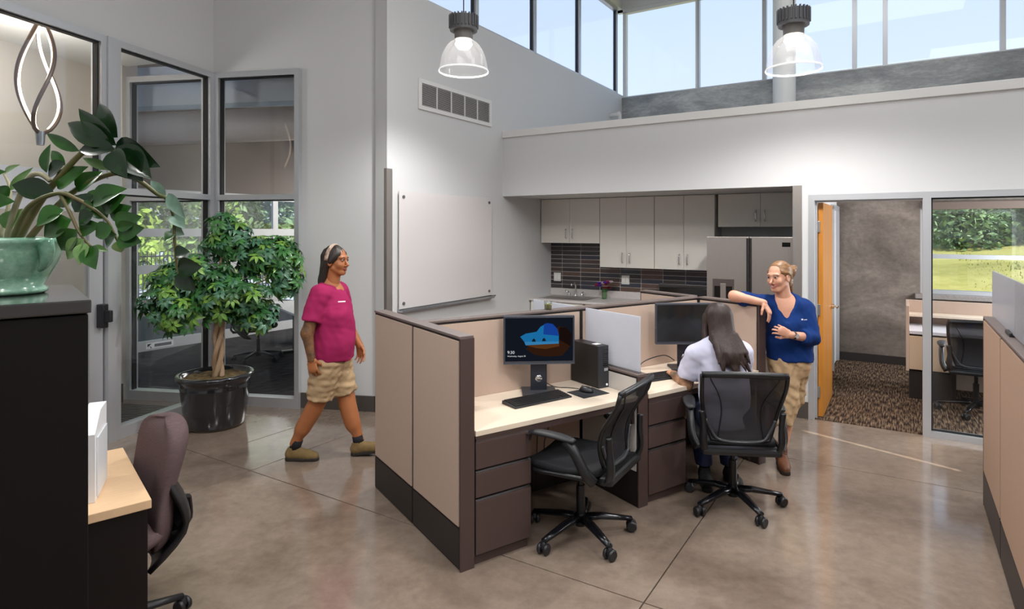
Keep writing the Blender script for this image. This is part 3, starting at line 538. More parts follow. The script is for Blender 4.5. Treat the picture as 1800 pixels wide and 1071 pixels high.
for i in range(2):
    m = MB(); m.box(.02 + i * .82, .82 + i * .82, -.58, -.01, .1, .875); m.build('cabinet_body', cab_m, ct)
    for j in range(2): m = MB(); x = .024 + i * .82 + j * .4; m.box(x, x + .39, -.6, -.58, .11, .87, .002); d = m.build('door', cab_m, ct); m = MB(); m.tube([(x + (.35 if j == 0 else .04), -.63, .7), (x + (.35 if j == 0 else .04), -.63, .82)], .006, 8); m.build('handle', chrome, d)
m = MB(); m.box(.1, .8, -.53, -.10, .897, .908, .003); m.build('sink_rim', steel, ct)
fa = thing('faucet', 'chrome two handle gooseneck faucet at the kitchen sink', 'faucet', BP(.44, 1.155, .905), -RA)
m = MB(); m.lathe([(.028, 0), (.028, .012), (.016, .03), (.012, .04)], 14); m.tube(bez([(0, 0, .03), (0, 0, .15), (0, -.05, .2), (0, -.11, .18), (0, -.12, .15)], 5), .011, 10); m.build('spout', chrome, fa, smooth=True)
m = MB(); m.box(-.14, .14, -.025, .025, 0, .012, .005); m.build('base_plate', chrome, fa)
for s in (-1, 1): m = MB(); m.lathe([(.022, .01), (.02, .035), (.012, .05)], 12, (s * .1, 0, 0)); m.tube([(s * .1, 0, .055), (s * .16, -.02, .08)], .008, 8); m.build('handle', chrome, fa, smooth=True)
vz = thing('flower_vase', 'small vase with red purple and white flowers on the counter', 'vase', BP(.93, 1.05, .905), -RA)
m = MB(); m.lathe([(.0, 0), (.03, 0), (.036, .045), (.03, .08), (.036, .095)], 16); m.build('vase', glass('vase_glass', (.6, .8, .6), .08, .02, .3, .5, (.15, .3, .12)), vz, smooth=True)
R = random.Random(5); fcol = [mat('petal_%s' % c, c, .7) for c in ('b0203a', '5a2a9a', 'd8d0d8', 'c04a9a', '6a30b0', '8a1028')]
for k in range(13):
    an = k * 2.4; rr = .015 + .027 * sqrt(k); c = Vector((cos(an) * rr, sin(an) * rr * .8, .12 + R.random() * .10)); m = MB()
    for j in range(7):
        e = j * pi * 2 / 7; d = Vector((cos(e), sin(e), .5)) * .042; w = Vector((-sin(e), cos(e), 0)) * .02; m.add([c, c + d * .6 + w, c + d, c + d * .6 - w], [(0, 1, 2, 3)]); d2 = Vector((cos(e + .4) * .6, sin(e + .4) * .6, 1)) * .035; m.add([c, c + d2 * .6 + w, c + d2, c + d2 * .6 - w], [(0, 1, 2, 3)])
    m.build('flower', fcol[k % 6], vz)
m = MB()
for k in range(14):
    an = k * 1.9; p = Vector((cos(an) * .012, sin(an) * .012, .03)); e = Vector((cos(an) * .045, sin(an) * .04, .15)); w = Vector((-sin(an), cos(an), 0)) * .012; m.add([p, (p + e) / 2 + w, e, (p + e) / 2 - w], [(0, 1, 2, 3)])
m.build('stems', mat('stem_green', '2f5a24', .6), vz)
for lab, b, z in (('white outlet plate on the tiles above the left end of the sink', .115, 1.16), ('white outlet plate on the tiles beside the flowers', 1.165, 1.16)):
    t = thing('outlet', lab, 'outlet', BP(b, 1.217, z), -RA, 'tile outlets'); m = MB(); m.box(-.058, .058, -.006, 0, -.06, .06, .003); m.build('plate', white_m, t)
    for s in (-1, 1): m = MB(); m.box(-.02 + s * .026, .02 + s * .026, -.008, -.006, -.035, .035, .001); m.build('socket', mat('outlet_face', 'f0eeea', .4), t)
rg = thing('range', 'stainless and black glass range partly hidden behind the partitions', 'stove', BP(2.05, 1.21, 0), -RA)
m = MB(); m.box(-.38, .38, -.64, -.02, .03, .9, .004); m.build('body', steel, rg); m = MB(); m.box(-.38, .38, -.64, -.02, .9, .915, .003); m.build('cooktop', black_gl, rg)
m = MB(); m.box(-.38, .38, -.09, -.02, .915, 1.10, .006); m.build('backguard', black_gl, rg); m = MB(); m.box(-.385, .385, -.10, -.015, 1.10, 1.145, .008); m.build('backguard_cap', mat('grey_steel_cap', '4e4c4c', .35, .6), rg)
m = MB(); m.box(-.37, .37, -.665, -.64, .2, .75, .006); m.build('oven_door', black_gl, rg); m = MB(); m.tube([(-.33, -.70, .78), (.33, -.70, .78)], .012, 10); m.build('handle', steel, rg)
fr = thing('refrigerator', 'stainless french door refrigerator with water dispenser', 'refrigerator', BP(2.96, .30, 0), -RA)
m = MB(); m.box(-.45, .45, .06, .86, .02, 1.74, .005); m.build('body', mat('fridge_side', '2c2a2b', .5), fr)
for s in (-1, 1):
    m = MB(); x0, x1 = (-.45, -.004) if s < 0 else (.004, .45); m.box(x0, x1, 0, .06, .62, 1.757, .008); d = m.build('door', steel, fr)
    if s < 0:
        m = MB(); m.box(-.385, -.155, -.004, .002, 1.0, 1.30, .003); dp = m.build('dispenser', mat('dispenser_frame', '6f6866', .3, .7), d)
        m = MB(); m.box(-.365, -.175, -.006, -.003, 1.02, 1.22, .001); m.build('recess', black_gl, dp); m = MB(); m.box(-.30, -.24, -.012, -.005, 1.05, 1.25, .004); m.build('paddle', steel, dp)
    else:
        m = MB(); m.box(.33, .41, -.0025, .0005, 1.655, 1.70); m.build('badge', black_gl, d)
    m = MB(); m.box(s * .0 + (-.028 if s < 0 else .006), (-.006 if s < 0 else .028), -.004, .0, .66, 1.74, .001); m.build('handle_recess', mat('dark_recess', '201e1e', .4), d)
m = MB(); m.box(-.45, .45, 0, .06, .06, .61, .008); d = m.build('freezer_drawer', steel, fr); m = MB(); m.tube([(-.36, -.045, .55), (.36, -.045, .55)], .012, 10); m.build('handle', steel, d)
m = MB(); m.box(-.45, .45, .1, .8, .0, .03); m.build('plinth', black_pl, fr)
# office desk and shelf behind the sidelight
od = thing('office_desk', 'beige desk with raised shelf and privacy panel under the office window', 'desk', BP(4.42, 1.3, .008), -RA)
m = MB(); m.box(0, 1.8, 0, .72, .70, .735, .004); m.build('desktop', mat('grey_white_top', 'c9c8cf', .35), od)
m = MB(); m.box(0, 1.8, .70, .74, .0, 1.0, .004); m.build('privacy_panel', beige_fab, od); m = MB(); m.box(0, 1.8, .45, .70, .835, .86, .003); m.build('shelf', mat('beige_shelf', 'cfc0ae', .4), od)
m = MB(); m.box(-.03, 0, 0, .74, .30, 1.0, .003); m.build('end_panel', beige_fab, od); m = MB(); m.box(0, .42, .03, .7, .0, .30, .003); m.build('pedestal_base', dark_metal, od)
m = MB(); m.box(0, .42, .0, .03, .32, .68, .003); m.build('pedestal_front', mat('beige_metal', 'bfa88f', .45), od); m = MB(); m.box(1.75, 1.8, 0, .7, 0, .7); m.build('leg_panel', dark_metal, od)
bt = MB(); bt.lathe([(0, 0), (.018, 0), (.02, .06), (.012, .075), (0, .08)], 12); tag(bt.build('blue_bottle', mat('blue_plastic', '2848b0', .35), smooth=True, loc=BP(5.0, 1.85, .744)), 'small blue bottle on the office desk under the shelf', 'bottle')
# ------------------------------------------------------------------ CUBICLES
def partition(label, loc, rot, L, Hh, T=.083, sides=(1, -1), end0=False, end1=False, base=.225, top=True, fab=beige_fab, nsec=1):
    """panel along local +x from 0 to L, thickness along y from 0 to T"""
    t = thing('partition_panel', label, 'partition', loc, rot, 'cubicle partitions')
    m = MB(); m.box(.0, L, .006, T - .006, .0, Hh - .014); m.build('core_frame', dark_metal, t)
    for s in sides:
        y0, y1 = (-.001, .008) if s < 0 else (T - .008, T + .001); e0, e1 = .014, L - .014
        m = MB(); m.box(e0, e1, y0, y1, base + .008, Hh - .028, .002); m.build('fabric_panel', fab, t)
        m = MB(); m.box(.006, L - .006, y0 + .001, y1 - .001, .012, base - .004, .002); m.build('kick_panel', dark_metal, t)
    if top: m = MB(); m.box(-.002, L + .002, -.002, T + .002, Hh - .014, Hh, .003); m.build('top_cap', trim_grey, t)
    for e, x0, x1 in ((end0, -.012, 0), (end1, L, L + .012)):
        if e: m = MB(); m.box(x0, x1, -.001, T + .001, .0, Hh - .012, .002); m.build('end_trim', brown_metal, t)
    return t
HP = 1.255; RD = RC + pi / 2   # RD: local x runs along the depth axis of the cubicles, local y towards -w
partition('near left beige partition panel with brown end post, closest to the camera', CP(.0, .012), RD, .628, HP, end0=True)
partition('far left beige partition panel beside the walking woman', CP(.0, .642), RD, .668, HP)
partition('beige partition behind the monitor with the lock screen', CP(.002, .60), RC, 1.22, HP)
partition('beige partition behind the black screened monitor', CP(1.226, .60), RC, 1.284, HP)
partition('beige partition the standing woman leans her arm on', CP(2.595, .012), RD, .585, HP, end0=True)
partition('far beige partition panel behind the seated person in front of the range', CP(2.595, .685), RD, .62, HP)
partition('low dark ended partition between the two near desks', CP(1.305, .012), RD, .585, .873, end0=True, fab=mat('white_grey_panel', 'c9c5c0', .7))
partition('low partition on the hidden far side under a white screen', CP(1.305, .685), RD, .6, .873, fab=mat('white_grey_panel', 'c9c5c0', .7))
for lab, d0, d1 in (('frosted glass privacy screen beside the black desktop computer', .03, .592), ('frosted glass privacy screen on the far side next to the cup', .69, 1.275)):
    t = thing('privacy_screen', lab, 'screen', CP(1.264, d0, .873), RD, 'frosted privacy screens'); m = MB(); m.box(0, d1 - d0, -.006, .006, .004, HP - .873 - .004, .002); m.build('glass', frost, t)
    m = MB(); m.box(0, d1 - d0, -.012, .012, 0, .012); m.build('channel', alu, t)
def desk(label, w0, w1):
    t = thing('desk_worktop', label, 'desk', CP(w0, 0), RC, 'cubicle desks'); m = MB(); m.box(.004, w1 - w0 - .004, -.002, .597, .706, .736, .003); m.build('worktop', laminate, t)
    m = MB(); m.box(.01, w1 - w0 - .01, .004, .012, .668, .706); m.build('front_rail', brown_metal, t); m = MB(); m.box(w1 - w0 - .03, w1 - w0 - .01, .03, .59, .55, .706); m.build('bracket', dark_metal, t); return t
desk('pale worktop of the empty near desk with the lock screen monitor', .004, 1.22); desk('pale worktop where the seated person types', 1.309, 2.508)
def pedestal(label, w0):
    t = thing('drawer_pedestal', label, 'drawers', CP(w0, .0), RC, 'brown drawer pedestals'); W = .368
    m = MB(); m.box(.004, W - .004, .022, .56, .045, .70); m.build('body', mat('dark_brown_shell', '2c2221', .5), t); m = MB(); m.box(.012, W - .012, .03, .54, 0, .045); m.build('plinth', brown_metal, t)
    for z0, z1 in ((.525, .672), (.372, .505), (.062, .35)):
        m = MB(); m.box(.004, W - .004, .0, .022, z0, z1, .004); d = m.build('drawer', brown_metal, t); m = MB(); m.hexa([(.006, .002, z1 + .002), (W - .006, .002, z1 + .002), (W - .006, .02, z1), (.006, .02, z1), (.006, .012, z1 + .012), (W - .006, .012, z1 + .012), (W - .006, .02, z1 + .012), (.006, .02, z1 + .012)]); m.build('finger_pull', dark_metal, d)
    m = MB(); m.box(.004, W - .004, .002, .03, .69, .704, .002); r = m.build('top_rail', brown_metal, t); m = MB(); m.cyl((W - .03, -.006, .665), .011, .03, 14, 'y'); m.box(W - .034, W - .026, -.022, -.018, .63, .672); m.build('lock', chrome, t, auto=40); return t
pedestal('brown three drawer pedestal at the near left of the empty desk', .006); pedestal('brown three drawer pedestal between the two task chairs', 1.311)
# ------------------------------------------------------------------ desk equipment
scr_off = mat('dark_screen', '15191a', .25, coat=.3); bez_m = mat('monitor_bezel', '3a3e48', .4); bez_s = mat('monitor_silver_edge', '565a62', .35, .4)
def monitor(label, loc, rot, w=.476, h=.322, zb=.195, on=False):
    t = thing('monitor', label, 'monitor', loc, rot, 'desktop monitors')
    m = MB(); m.box(-w / 2, w / 2, -.01, .03, zb, zb + h, .006); b = m.build('bezel', bez_m, t)
    m = MB(); m.box(-w / 2 + .012, w / 2 - .012, -.0115, -.009, zb + .022, zb + h - .014); s = m.build('screen', scr_off if not on else emission('screen_black', '141821', .7), b)
    m = MB(); m.box(-w / 2, w / 2, -.0125, -.008, zb, zb + .006, .001); m.build('lower_edge', bez_s, b)
    m = MB(); m.box(-.055, .055, .03, .055, .01, zb + .2, .006); m.build('stand_neck', mat('stand_grey', '2c2f3a', .35, .3), t)
    m = MB(); m.box(-.115, .115, -.06, .13, 0, .014, .006); m.build('stand_base', mat('stand_base_grey', '3a3b40', .4), t)
    m = MB(); m.lathe([(.0, 0), (.022, .0), (.026, .004), (.018, .006)], 16, (0, .029, .09), 'y'); m.build('cable_ring', chrome, t, smooth=True)
    if on:
        y = -.0118; x0 = -w / 2 + .012; z0 = zb + .022; SW = w - .024; SH = h - .036
        def poly(name, pts, col, e, dy): q = MB(); q.add([(x0 + u * SW, y - dy, z0 + v * SH) for u, v in pts], [tuple(range(len(pts)))]); q.build(name, emission('screen_' + name, col, e), s)
        poly('picture_rock', [(.30, .28), (.44, .14), (.62, .10), (.84, .12), (.96, .34), (.98, .62), (.90, .78), (.78, .80), (.66, .52), (.36, .36)], '4a2c1c', .3, .0001)
        poly('picture_rock_dark', [(.78, .5), (.96, .34), (.98, .62), (.90, .78), (.80, .78)], '2a1c18', .3, .0002)
        poly('picture_sky', [(.22, .57), (.30, .64), (.46, .68), (.52, .80), (.62, .88), (.70, .86), (.77, .74), (.79, .60), (.79, .45), (.28, .45)], '1e78b4', .6, .0003)
        poly('picture_sky_deep', [(.56, .62), (.57, .86), (.62, .88), (.70, .86), (.77, .74), (.79, .58)], '1c4aa8', .55, .0004)
        poly('picture_sea', [(.28, .45), (.79, .45), (.79, .40), (.60, .39), (.30, .37)], '3a8ac0', .6, .0004)
        poly('picture_sand', [(.30, .37), (.60, .39), (.79, .40), (.80, .34), (.60, .28), (.46, .30)], '7a4a26', .35, .0005)
        for i, (u, v) in enumerate(((.42, .45), (.57, .46))): poly('picture_islet', [(u - .03, v), (u - .02, v + .05), (u, v + .08), (u + .02, v + .05), (u + .03, v)], '16242a', .5, .0006)
        tx = emission('screen_text', 'f0f4f8', .6)
        text_mesh('9:30', .028, 'clock_text', tx, s, (x0 + .014, y - .0008, z0 + .05), (pi / 2, 0, 0), .0001); text_mesh('Wednesday, August 30', .013, 'date_text', tx, s, (x0 + .014, y - .0008, z0 + .03), (pi / 2, 0, 0), .0001)
    return t
monitor('monitor showing a beach cave lock screen with the time', (.01, 4.03, .737), radians(4), on=True)
monitor('black screened monitor in front of the seated person', (1.16, 4.735, .737), radians(2))
kcap = mat('keycap', '1d1e21', .45)
def keyboard(label, loc, rot, wk=.445, dk=.15):
    t = thing('keyboard', label, 'keyboard', loc, rot, 'keyboards'); m = MB(); m.hexa([(-wk / 2, -dk / 2, 0), (wk / 2, -dk / 2, 0), (wk / 2, dk / 2, 0), (-wk / 2, dk / 2, 0), (-wk / 2, -dk / 2, .01), (wk / 2, -dk / 2, .01), (wk / 2, dk / 2, .02), (-wk / 2, dk / 2, .02)]); m.build('case', mat('keyboard_case', '25262a', .45), t, bevel=.002)
    q = MB()
    for r in range(6):
        y = -dk / 2 + .012 + r * .0225; z = .0105 + .01 * (y + dk / 2) / dk; x = -wk / 2 + .012
        while x < wk / 2 - .02:
            u = .0165 if not (r == 0 and .09 < x + wk / 2 < .12) else .11
            if not (.285 < x + wk / 2 < .298 or .352 < x + wk / 2 < .362): q.box(x, x + u, y, y + .0185, z - .002, z + .0055)
            x += u + .003
    o = q.build('keycaps', kcap, t); o['kind'] = 'stuff'; return t
kp = CP(.62, .295, .737); keyboard('black keyboard on the empty desk below the lock screen', kp, RC + radians(1.5))
kp = CP(1.74, .27, .737); keyboard('black keyboard under the seated person\'s hands', kp, RC - radians(6))
mp_ = MB(); mp_.box(-.11, .11, -.09, .09, 0, .003, .001); tag(mp_.build('mouse_pad', mat('mouse_pad_cloth', '202126', .85), loc=CP(1.0, .25, .737), rotz=RC), 'black mouse pad on the empty desk', 'mouse pad')
ms = thing('computer_mouse', 'black mouse on the mouse pad next to the keyboard', 'mouse', CP(1.0, .27, .7405), RC + .3)
m = MB(); m.lathe([(0.0, .036), (.016, .034), (.026, .024), (.031, .010), (.030, .0), (0, 0)], 20, sy=1.75); m.build('shell', black_pl, ms, smooth=True); m = MB(); m.lathe([(0, -.003), (.008, -.003), (.008, .003), (0, .003)], 12, (0, .03, .031), 'x'); m.build('wheel', grey_pl, ms, smooth=True)
m = MB(); m.tube(bez([CP(.985, .33, .75), CP(.96, .42, .742), CP(.9, .50, .742), CP(.82, .545, .80), CP(.75, .50, .89)], 6), .0028, 6); tag(m.build('mouse_cable', black_pl, smooth=True), 'thin black cable running from the mouse to the lock screen monitor', 'cable')
pc = thing('desktop_computer', 'black slim desktop computer standing beside the frosted screen', 'computer', CP(1.170, .445, .737), RC)
m = MB(); m.box(-.047, .047, -.145, .145, 0, .29, .003); m.build('case', mat('computer_case', '2b2a2b', .4, .2), pc)
m = MB(); m.box(-.046, .046, -.155, -.145, .0, .29, .002); fp = m.build('front_panel', mat('computer_front', '2e3036', .45), pc)
for k in range(9): m = MB(); m.box(-.005, .04, -.1562, -.155, .15 + k * .0135, .156 + k * .0135); m.build('vent_slot', black_gl, fp)
m = MB(); m.box(.006, .04, -.1565, -.155, .115, .135); m.build('label_strip', mat('silver_badge', 'a9abb0', .4), fp); m = MB(); m.cyl((.03, -.1565, .02), .008, .004, 16, 'y'); m.build('power_button', mat('silver_button', 'cfcfd4', .3, emit='ffffff', es=.3), fp)
m = MB(); m.box(-.02, .03, -.10, -.05, .2902, .2912); m.build('top_sticker', mat('sticker_white', 'e8e8e8', .5), pc)
for k, (w_, e) in enumerate(((.70, .02), (.78, .0), (.84, -.02), (.90, .03))):
    m = MB(); m.tube(bez([CP(w_, .585, .70), CP(w_ + e, .58, .5), CP(w_ - .03, .575, .30), CP(w_ + e * 2, .57, .02)], 5), .0032, 6); tag(m.build('power_cord', black_pl, smooth=True), ('leftmost', 'second', 'third', 'rightmost')[k] + ' black cord hanging under the empty desk', 'cable', 'cords under the empty desk')
m = MB(); m.tube(bez([CP(1.62, .36, .742), CP(1.66, .46, .745), CP(1.78, .52, .80), CP(1.95, .47, .84), CP(2.02, .42, .80)], 6), .004, 6); tag(m.build('monitor_cable', black_pl, smooth=True), 'black cable looping behind the seated person\'s monitor', 'cable')
cu = thing('drinking_glass', 'small glass of amber drink on the partition ledge by the whiteboard', 'cup', CP(.955, .645, HP), RC)
m = MB(); m.lathe([(.0, .0), (.026, 0), (.031, .062), (.029, .062), (.025, .004), (0, .004)], 20); m.build('glass', glass('cup_glass', (.93, .96, .95), .08), cu, smooth=True); m = MB(); m.lathe([(0, .005), (.0245, .005), (.0275, .04), (0, .04)], 20); m.build('drink', mat('amber_drink', '8d8433', .3), cu, auto=40)
# ------------------------------------------------------------------ TASK CHAIRS
mesh_blk = glass('chair_mesh', (.5, .5, .5), .03, .5, .1, .84, (.022, .022, .026)); frame_blk = mat('chair_frame', '121316', .38); seat_m = mat('chair_seat_fabric', '111217', .85, bump=.1, bscale=400); grey_rim = mat('chair_grey_rim', '3a3b3f', .3); pol_blk = mat('polished_black', '16171c', .22, .3)
def star_base(t, r=.31, n=5, a0=0., leg_m=pol_blk):
    m = MB(); m.lathe([(.0, .06), (.034, .06), (.036, .11), (.03, .135), (0, .135)], 18); m.build('hub', pol_blk, t, auto=40)
    m = MB(); m.lathe([(.026, .12), (.026, .30), (.016, .30), (.016, .43)], 16); m.build('gas_column', frame_blk, t, auto=40)
    m = MB(); m.tube([(.02, 0, .105), (.12, 0, .105), (.22, 0, .09), (r, 0, .075)], [.032, .03, .026, .02], 10, ry=[.024, .02, .016, .013]); lm = m.mesh('base_leg', True); lm.materials.append(leg_m)
    c = MB(); 
    for s in (-1, 1): c.lathe([(.0, -.011), (.026, -.011), (.032, -.005), (.032, .005), (.026, .011), (0, .011)], 18, (0, s * .02, .0322), 'y')
    c.lathe([(0, .0), (.02, 0), (.022, .02), (.012, .035), (0, .036)], 12, (0, 0, .036)); c.tube([(0, 0, .05), (0, 0, .08)], .008, 8); cm = c.mesh('caster', True); cm.materials.append(black_pl); cm.set_sharp_from_angle(angle=radians(45))
    R = random.Random(int(a0 * 100) + 5)
    for k in range(n):
        a = a0 + k * 2 * pi / n; l = inst('base_leg', lm, t, (0, 0, 0), (0, 0, a)); inst('caster', cm, l, (r, 0, 0), (0, 0, R.random() * 6.28))
def grid_surf(f, nu, nv, th=0.):
    vs = [f(-1 + 2 * i / nu, j / nv) for j in range(nv + 1) for i in range(nu + 1)]; fs = [(j * (nu + 1) + i, j * (nu + 1) + i + 1, (j + 1) * (nu + 1) + i + 1, (j + 1) * (nu + 1) + i) for j in range(nv) for i in range(nu)]; return vs, fs
def task_chair(label, loc, face, a0, group='black mesh task chairs', zs=0.):
    t = thing('task_chair', label, 'chair', (loc[0], loc[1], loc[2] if len(loc) > 2 else 0), atan2(face[1], face[0]) - pi / 2, group)
    star_base(t, .315, 5, a0)
    m = MB(); m.box(-.10, .10, -.16, .10, .40, .45, .02); m.build('tilt_mechanism', frame_blk, t)
    def seat(u, v): x = u * (.245 - .03 * (2 * v - 1) ** 2); y = -.20 + v * .46; return (x, y, .475 + .02 * u * u - .05 * max(0, v - .75) ** 1.3 * 4 * .4 - .012 * sin(pi * v))
    vs, fs = grid_surf(seat, 12, 12); m = MB(); m.add(vs, fs); o = m.build('seat', seat_m, t, smooth=True); q = o.modifiers.new('solid', 'SOLIDIFY'); q.thickness = .035; q.offset = -1
    m = MB(); m.tube(bez([(-.25, -.20, .45), (-.252, .0, .445), (-.235, .2, .44), (0, .275, .425), (.235, .2, .44), (.252, 0, .445), (.25, -.20, .45)], 5), .014, 8); m.build('seat_rim', frame_blk, t, smooth=True)
    def back(u, v): hw = .175 + .078 * v ** .9 + .018 * sin(pi * v); return (u * hw, -.215 - .13 * v - .035 * cos(u * 1.3) + .05 * sin(pi * min(1, v * 1.25)) + .0, .505 + .435 * v + .012 * (1 - u * u) * (v - .2))
    vs, fs = grid_surf(back, 14, 16); m = MB(); m.add(vs, fs); m.build('mesh_back', mesh_blk, t, smooth=True)
    out = [back(-1, v / 12) for v in range(12, -1, -1)] + [back(-1 + u / 5, 0) for u in range(1, 10)] + [back(1, v / 12) for v in range(13)]
    m = MB(); m.tube(out, .013, 10); m.build('back_frame', frame_blk, t, smooth=True)
    m = MB(); m.tube([back(-1 + u / 7, 1) for u in range(15)], .017, 10, ry=.02); m.build('top_rail', frame_blk, t, smooth=True)
    lo = [Vector(back(-1 + .02, .30)), Vector(back(-.9, .12)), Vector(back(-.72, .015)), Vector(back(0, .0)), Vector(back(.72, .015)), Vector(back(.9, .12)), Vector(back(.98, .30))]
    m = MB(); m.tube([p + Vector((0, -.014, 0)) for p in bez(lo, 5)], .010, 8); m.build('lumbar_rim', grey_rim, t, smooth=True)
    for s in (-1, 1):
        m = MB(); m.tube([Vector(back(s * (.80 - .28 * sin(pi * min(1, k / 13.))), k / 14)) + Vector((0, -.006, 0)) for k in range(15)], .004, 6); m.build('back_seam', frame_blk, t, smooth=True)
        m = MB(); m.tube(bez([(s * .12, -.10, .43), (s * .2, -.24, .43), (s * .235, -.29, .50), (s * .235, -.285, .62), (s * .245, -.285, .70)], 5), [.03] * 3 + [.028] * 3 + [.026] * 8 + [.02] * 7, 10, ry=[.018] * 21); m.build('back_support', frame_blk, t, smooth=True)
        m = MB(); m.tube(bez([(s * .255, -.20, .44), (s * .285, -.16, .50), (s * .29, -.10, .60), (s * .285, -.04, .655)], 5), [.02] * 16, 10, ry=.03); m.build('arm_post', frame_blk, t, smooth=True)
        m = MB(); m.tube(bez([(s * .285, -.10, .66), (s * .285, 0, .672), (s * .275, .12, .672), (s * .265, .2, .662)], 4), [.022, .028, .034, .038, .04, .041, .042, .042, .041, .04, .036, .03, .016], 12, ry=[.010, .014, .015, .016, .016, .016, .016, .016, .016, .015, .014, .012, .008]); m.build('armrest', mat('armrest_pad', '1f2024', .5), t, smooth=True)
    m = MB(); m.box(-.24, .24, -.30, -.22, .425, .47, .02); m.build('rear_crossbar', frame_blk, t); return t
task_chair('empty black mesh task chair turned sideways at the near desk', (.258, 3.62), (-.87, .49), .35)
task_chair('black mesh task chair the long haired person sits on', (1.30, 4.02), (.12, .99), .05)
task_chair('dark mesh task chair behind the office sidelight glass', BP(4.98, 1.0, .008)[:], (AV.x, AV.y), .6)
shell_m = mat('chair_shell', '1c1a1b', .45); mauve = mat('mauve_fabric', '5f4f50', .95, var=.12, vscale=40, stretch=(1, 1, 6), bump=.3, bscale=90, spec=.1); blkfab = mat('black_fabric', '1d1a1c', .9)
def padded_chair(label, loc, face, fab, group=None, a0=.2, arms=True):
    t = thing('padded_chair', label, 'chair', loc, atan2(face[1], face[0]) - pi / 2, group); star_base(t, .32, 5, a0, black_pl)
    m = MB(); m.lathe([(0, .44), (.2, .44), (.25, .455), (.262, .48), (.25, .505), (.2, .515), (0, .515)], 28, sy=.98); m.build('seat', fab, t, smooth=True); m = MB(); m.box(-.09, .09, -.28, .1, .40, .445, .015); m.build('seat_plate', shell_m, t)
    def ring(c, hw, th, tilt, n=20): return [(c[0] + hw * (abs(cos(a)) ** .8) * (1 if cos(a) > 0 else -1), c[1] + th * sin(a) + .05 * (cos(a) ** 2), c[2] + tilt * sin(a)) for a in [2 * pi * k / n for k in range(n)]]
    prof = [(.37, .10, .025, -.205), (.40, .17, .05, -.21), (.53, .215, .062, -.205), (.62, .20, .05, -.215), (.72, .215, .055, -.235), (.82, .225, .066, -.255), (.90, .21, .066, -.265), (.94, .14, .045, -.268), (.952, .05, .015, -.27)]
    m = MB(); m.loft([ring((0, y, z), hw, th, -.01) for z, hw, th, y in prof]); m.build('backrest', fab, t, smooth=True, sub=1)
    def sh(u, v): z = .32 + .48 * v; hw = .14 + .075 * sin(pi * (.12 + .75 * v)); y0 = -.262 - .07 * sin(pi * min(1, v * 1.15 + .1)) + .16 * max(0, .35 - v) ** 1.2 * 2; return (u * hw, y0 + .06 * u * u, z)
    vs, fs = grid_surf(sh, 8, 10); m = MB(); m.add(vs, fs); o = m.build('back_shell', shell_m, t, smooth=True); q = o.modifiers.new('solid', 'SOLIDIFY'); q.thickness = .022
    m = MB(); m.box(-.035, .035, -.33, -.1, .40, .425, .01); m.tube(bez([(0, -.3, .41), (0, -.345, .45), (0, -.34, .55)], 4), [.03] * 9, 8, ry=.014); m.build('back_bracket', shell_m, t)
    for s in ((-1, 1) if arms else ()): m = MB(); m.tube(bez([(s * .2, -.02, .46), (s * .29, -.02, .50), (s * .30, -.02, .62), (s * .30, -.02, .66)], 4), .016, 8); m.box(s * .30 - .04, s * .30 + .04, -.15, .12, .66, .69, .012); m.build('armrest', shell_m, t, auto=50)
    return t
padded_chair('mauve padded office chair pushed under the light wood desk at left', (-1.90, 2.64, 0), (-.65, -.76), mauve, a0=-1.55, arms=False)
padded_chair('black padded chair in front of the meeting table behind the potted tree', (-3.93, 8.5, .006), (.81, .59), blkfab, 'meeting chairs', .5)
padded_chair('black padded chair on the far side of the meeting table', (-3.6, 9.98, .006), (.35, -.94), blkfab, 'meeting chairs', .9)
# ------------------------------------------------------------------ RIGHT WORKSTATION
RR = -RA - pi / 2  # local x towards the camera along the building, local y towards +b
partition('far section of the beige partition at the right edge, with base at floor', BP(4.815, -1.40), RR, .80, HP, end0=True, fab=mat('tan_fabric', 'b0937f', .95, var=.05, vscale=240, spec=.15))
partition('middle section of the beige partition at the right edge', BP(4.815, -2.206), RR, .80, HP, fab=mat('tan_fabric', 'b0937f'))
partition('nearest section of the beige partition at the right edge', BP(4.815, -3.012), RR, .80, HP, fab=mat('tan_fabric', 'b0937f'))
smoke = glass('smoked_screen', (.6, .6, .65), .06, .12, .3, .72, (.72, .72, .76), True)
for k, lab in enumerate(('translucent grey screen on top of the far right partition section', 'translucent grey screen on top of the middle right partition section')):
    t = thing('grey_screen', lab, 'screen', BP(4.86, -1.46 - k * .93, HP + .001), RR, 'grey translucent screens'); m = MB(); m.box(0, .92, -.005, .005, .012, .305, .002); m.build('glass', smoke, t); m = MB(); m.box(.7, .86, -.02, .02, 0, .02, .004); m.build('clamp', black_pl, t)
dkc = thing('storage_tower', 'black storage tower rising behind the grey screens at the right edge', 'cabinet', BP(5.22, -2.62, 0), -RA); m = MB(); m.box(-.28, .28, -.3, .3, .03, 1.63, .004); m.build('body', dark_cab, dkc); m = MB(); m.box(-.29, .29, -.31, .31, 1.63, 1.665, .006); m.build('top', dark_cab, dkc); m = MB(); m.box(-.275, -.005, -.32, -.3, .06, 1.6, .004); m.build('door', dark_cab, dkc); m = MB(); m.box(.005, .275, -.32, -.3, .06, 1.6, .004); m.build('door', dark_cab, dkc)
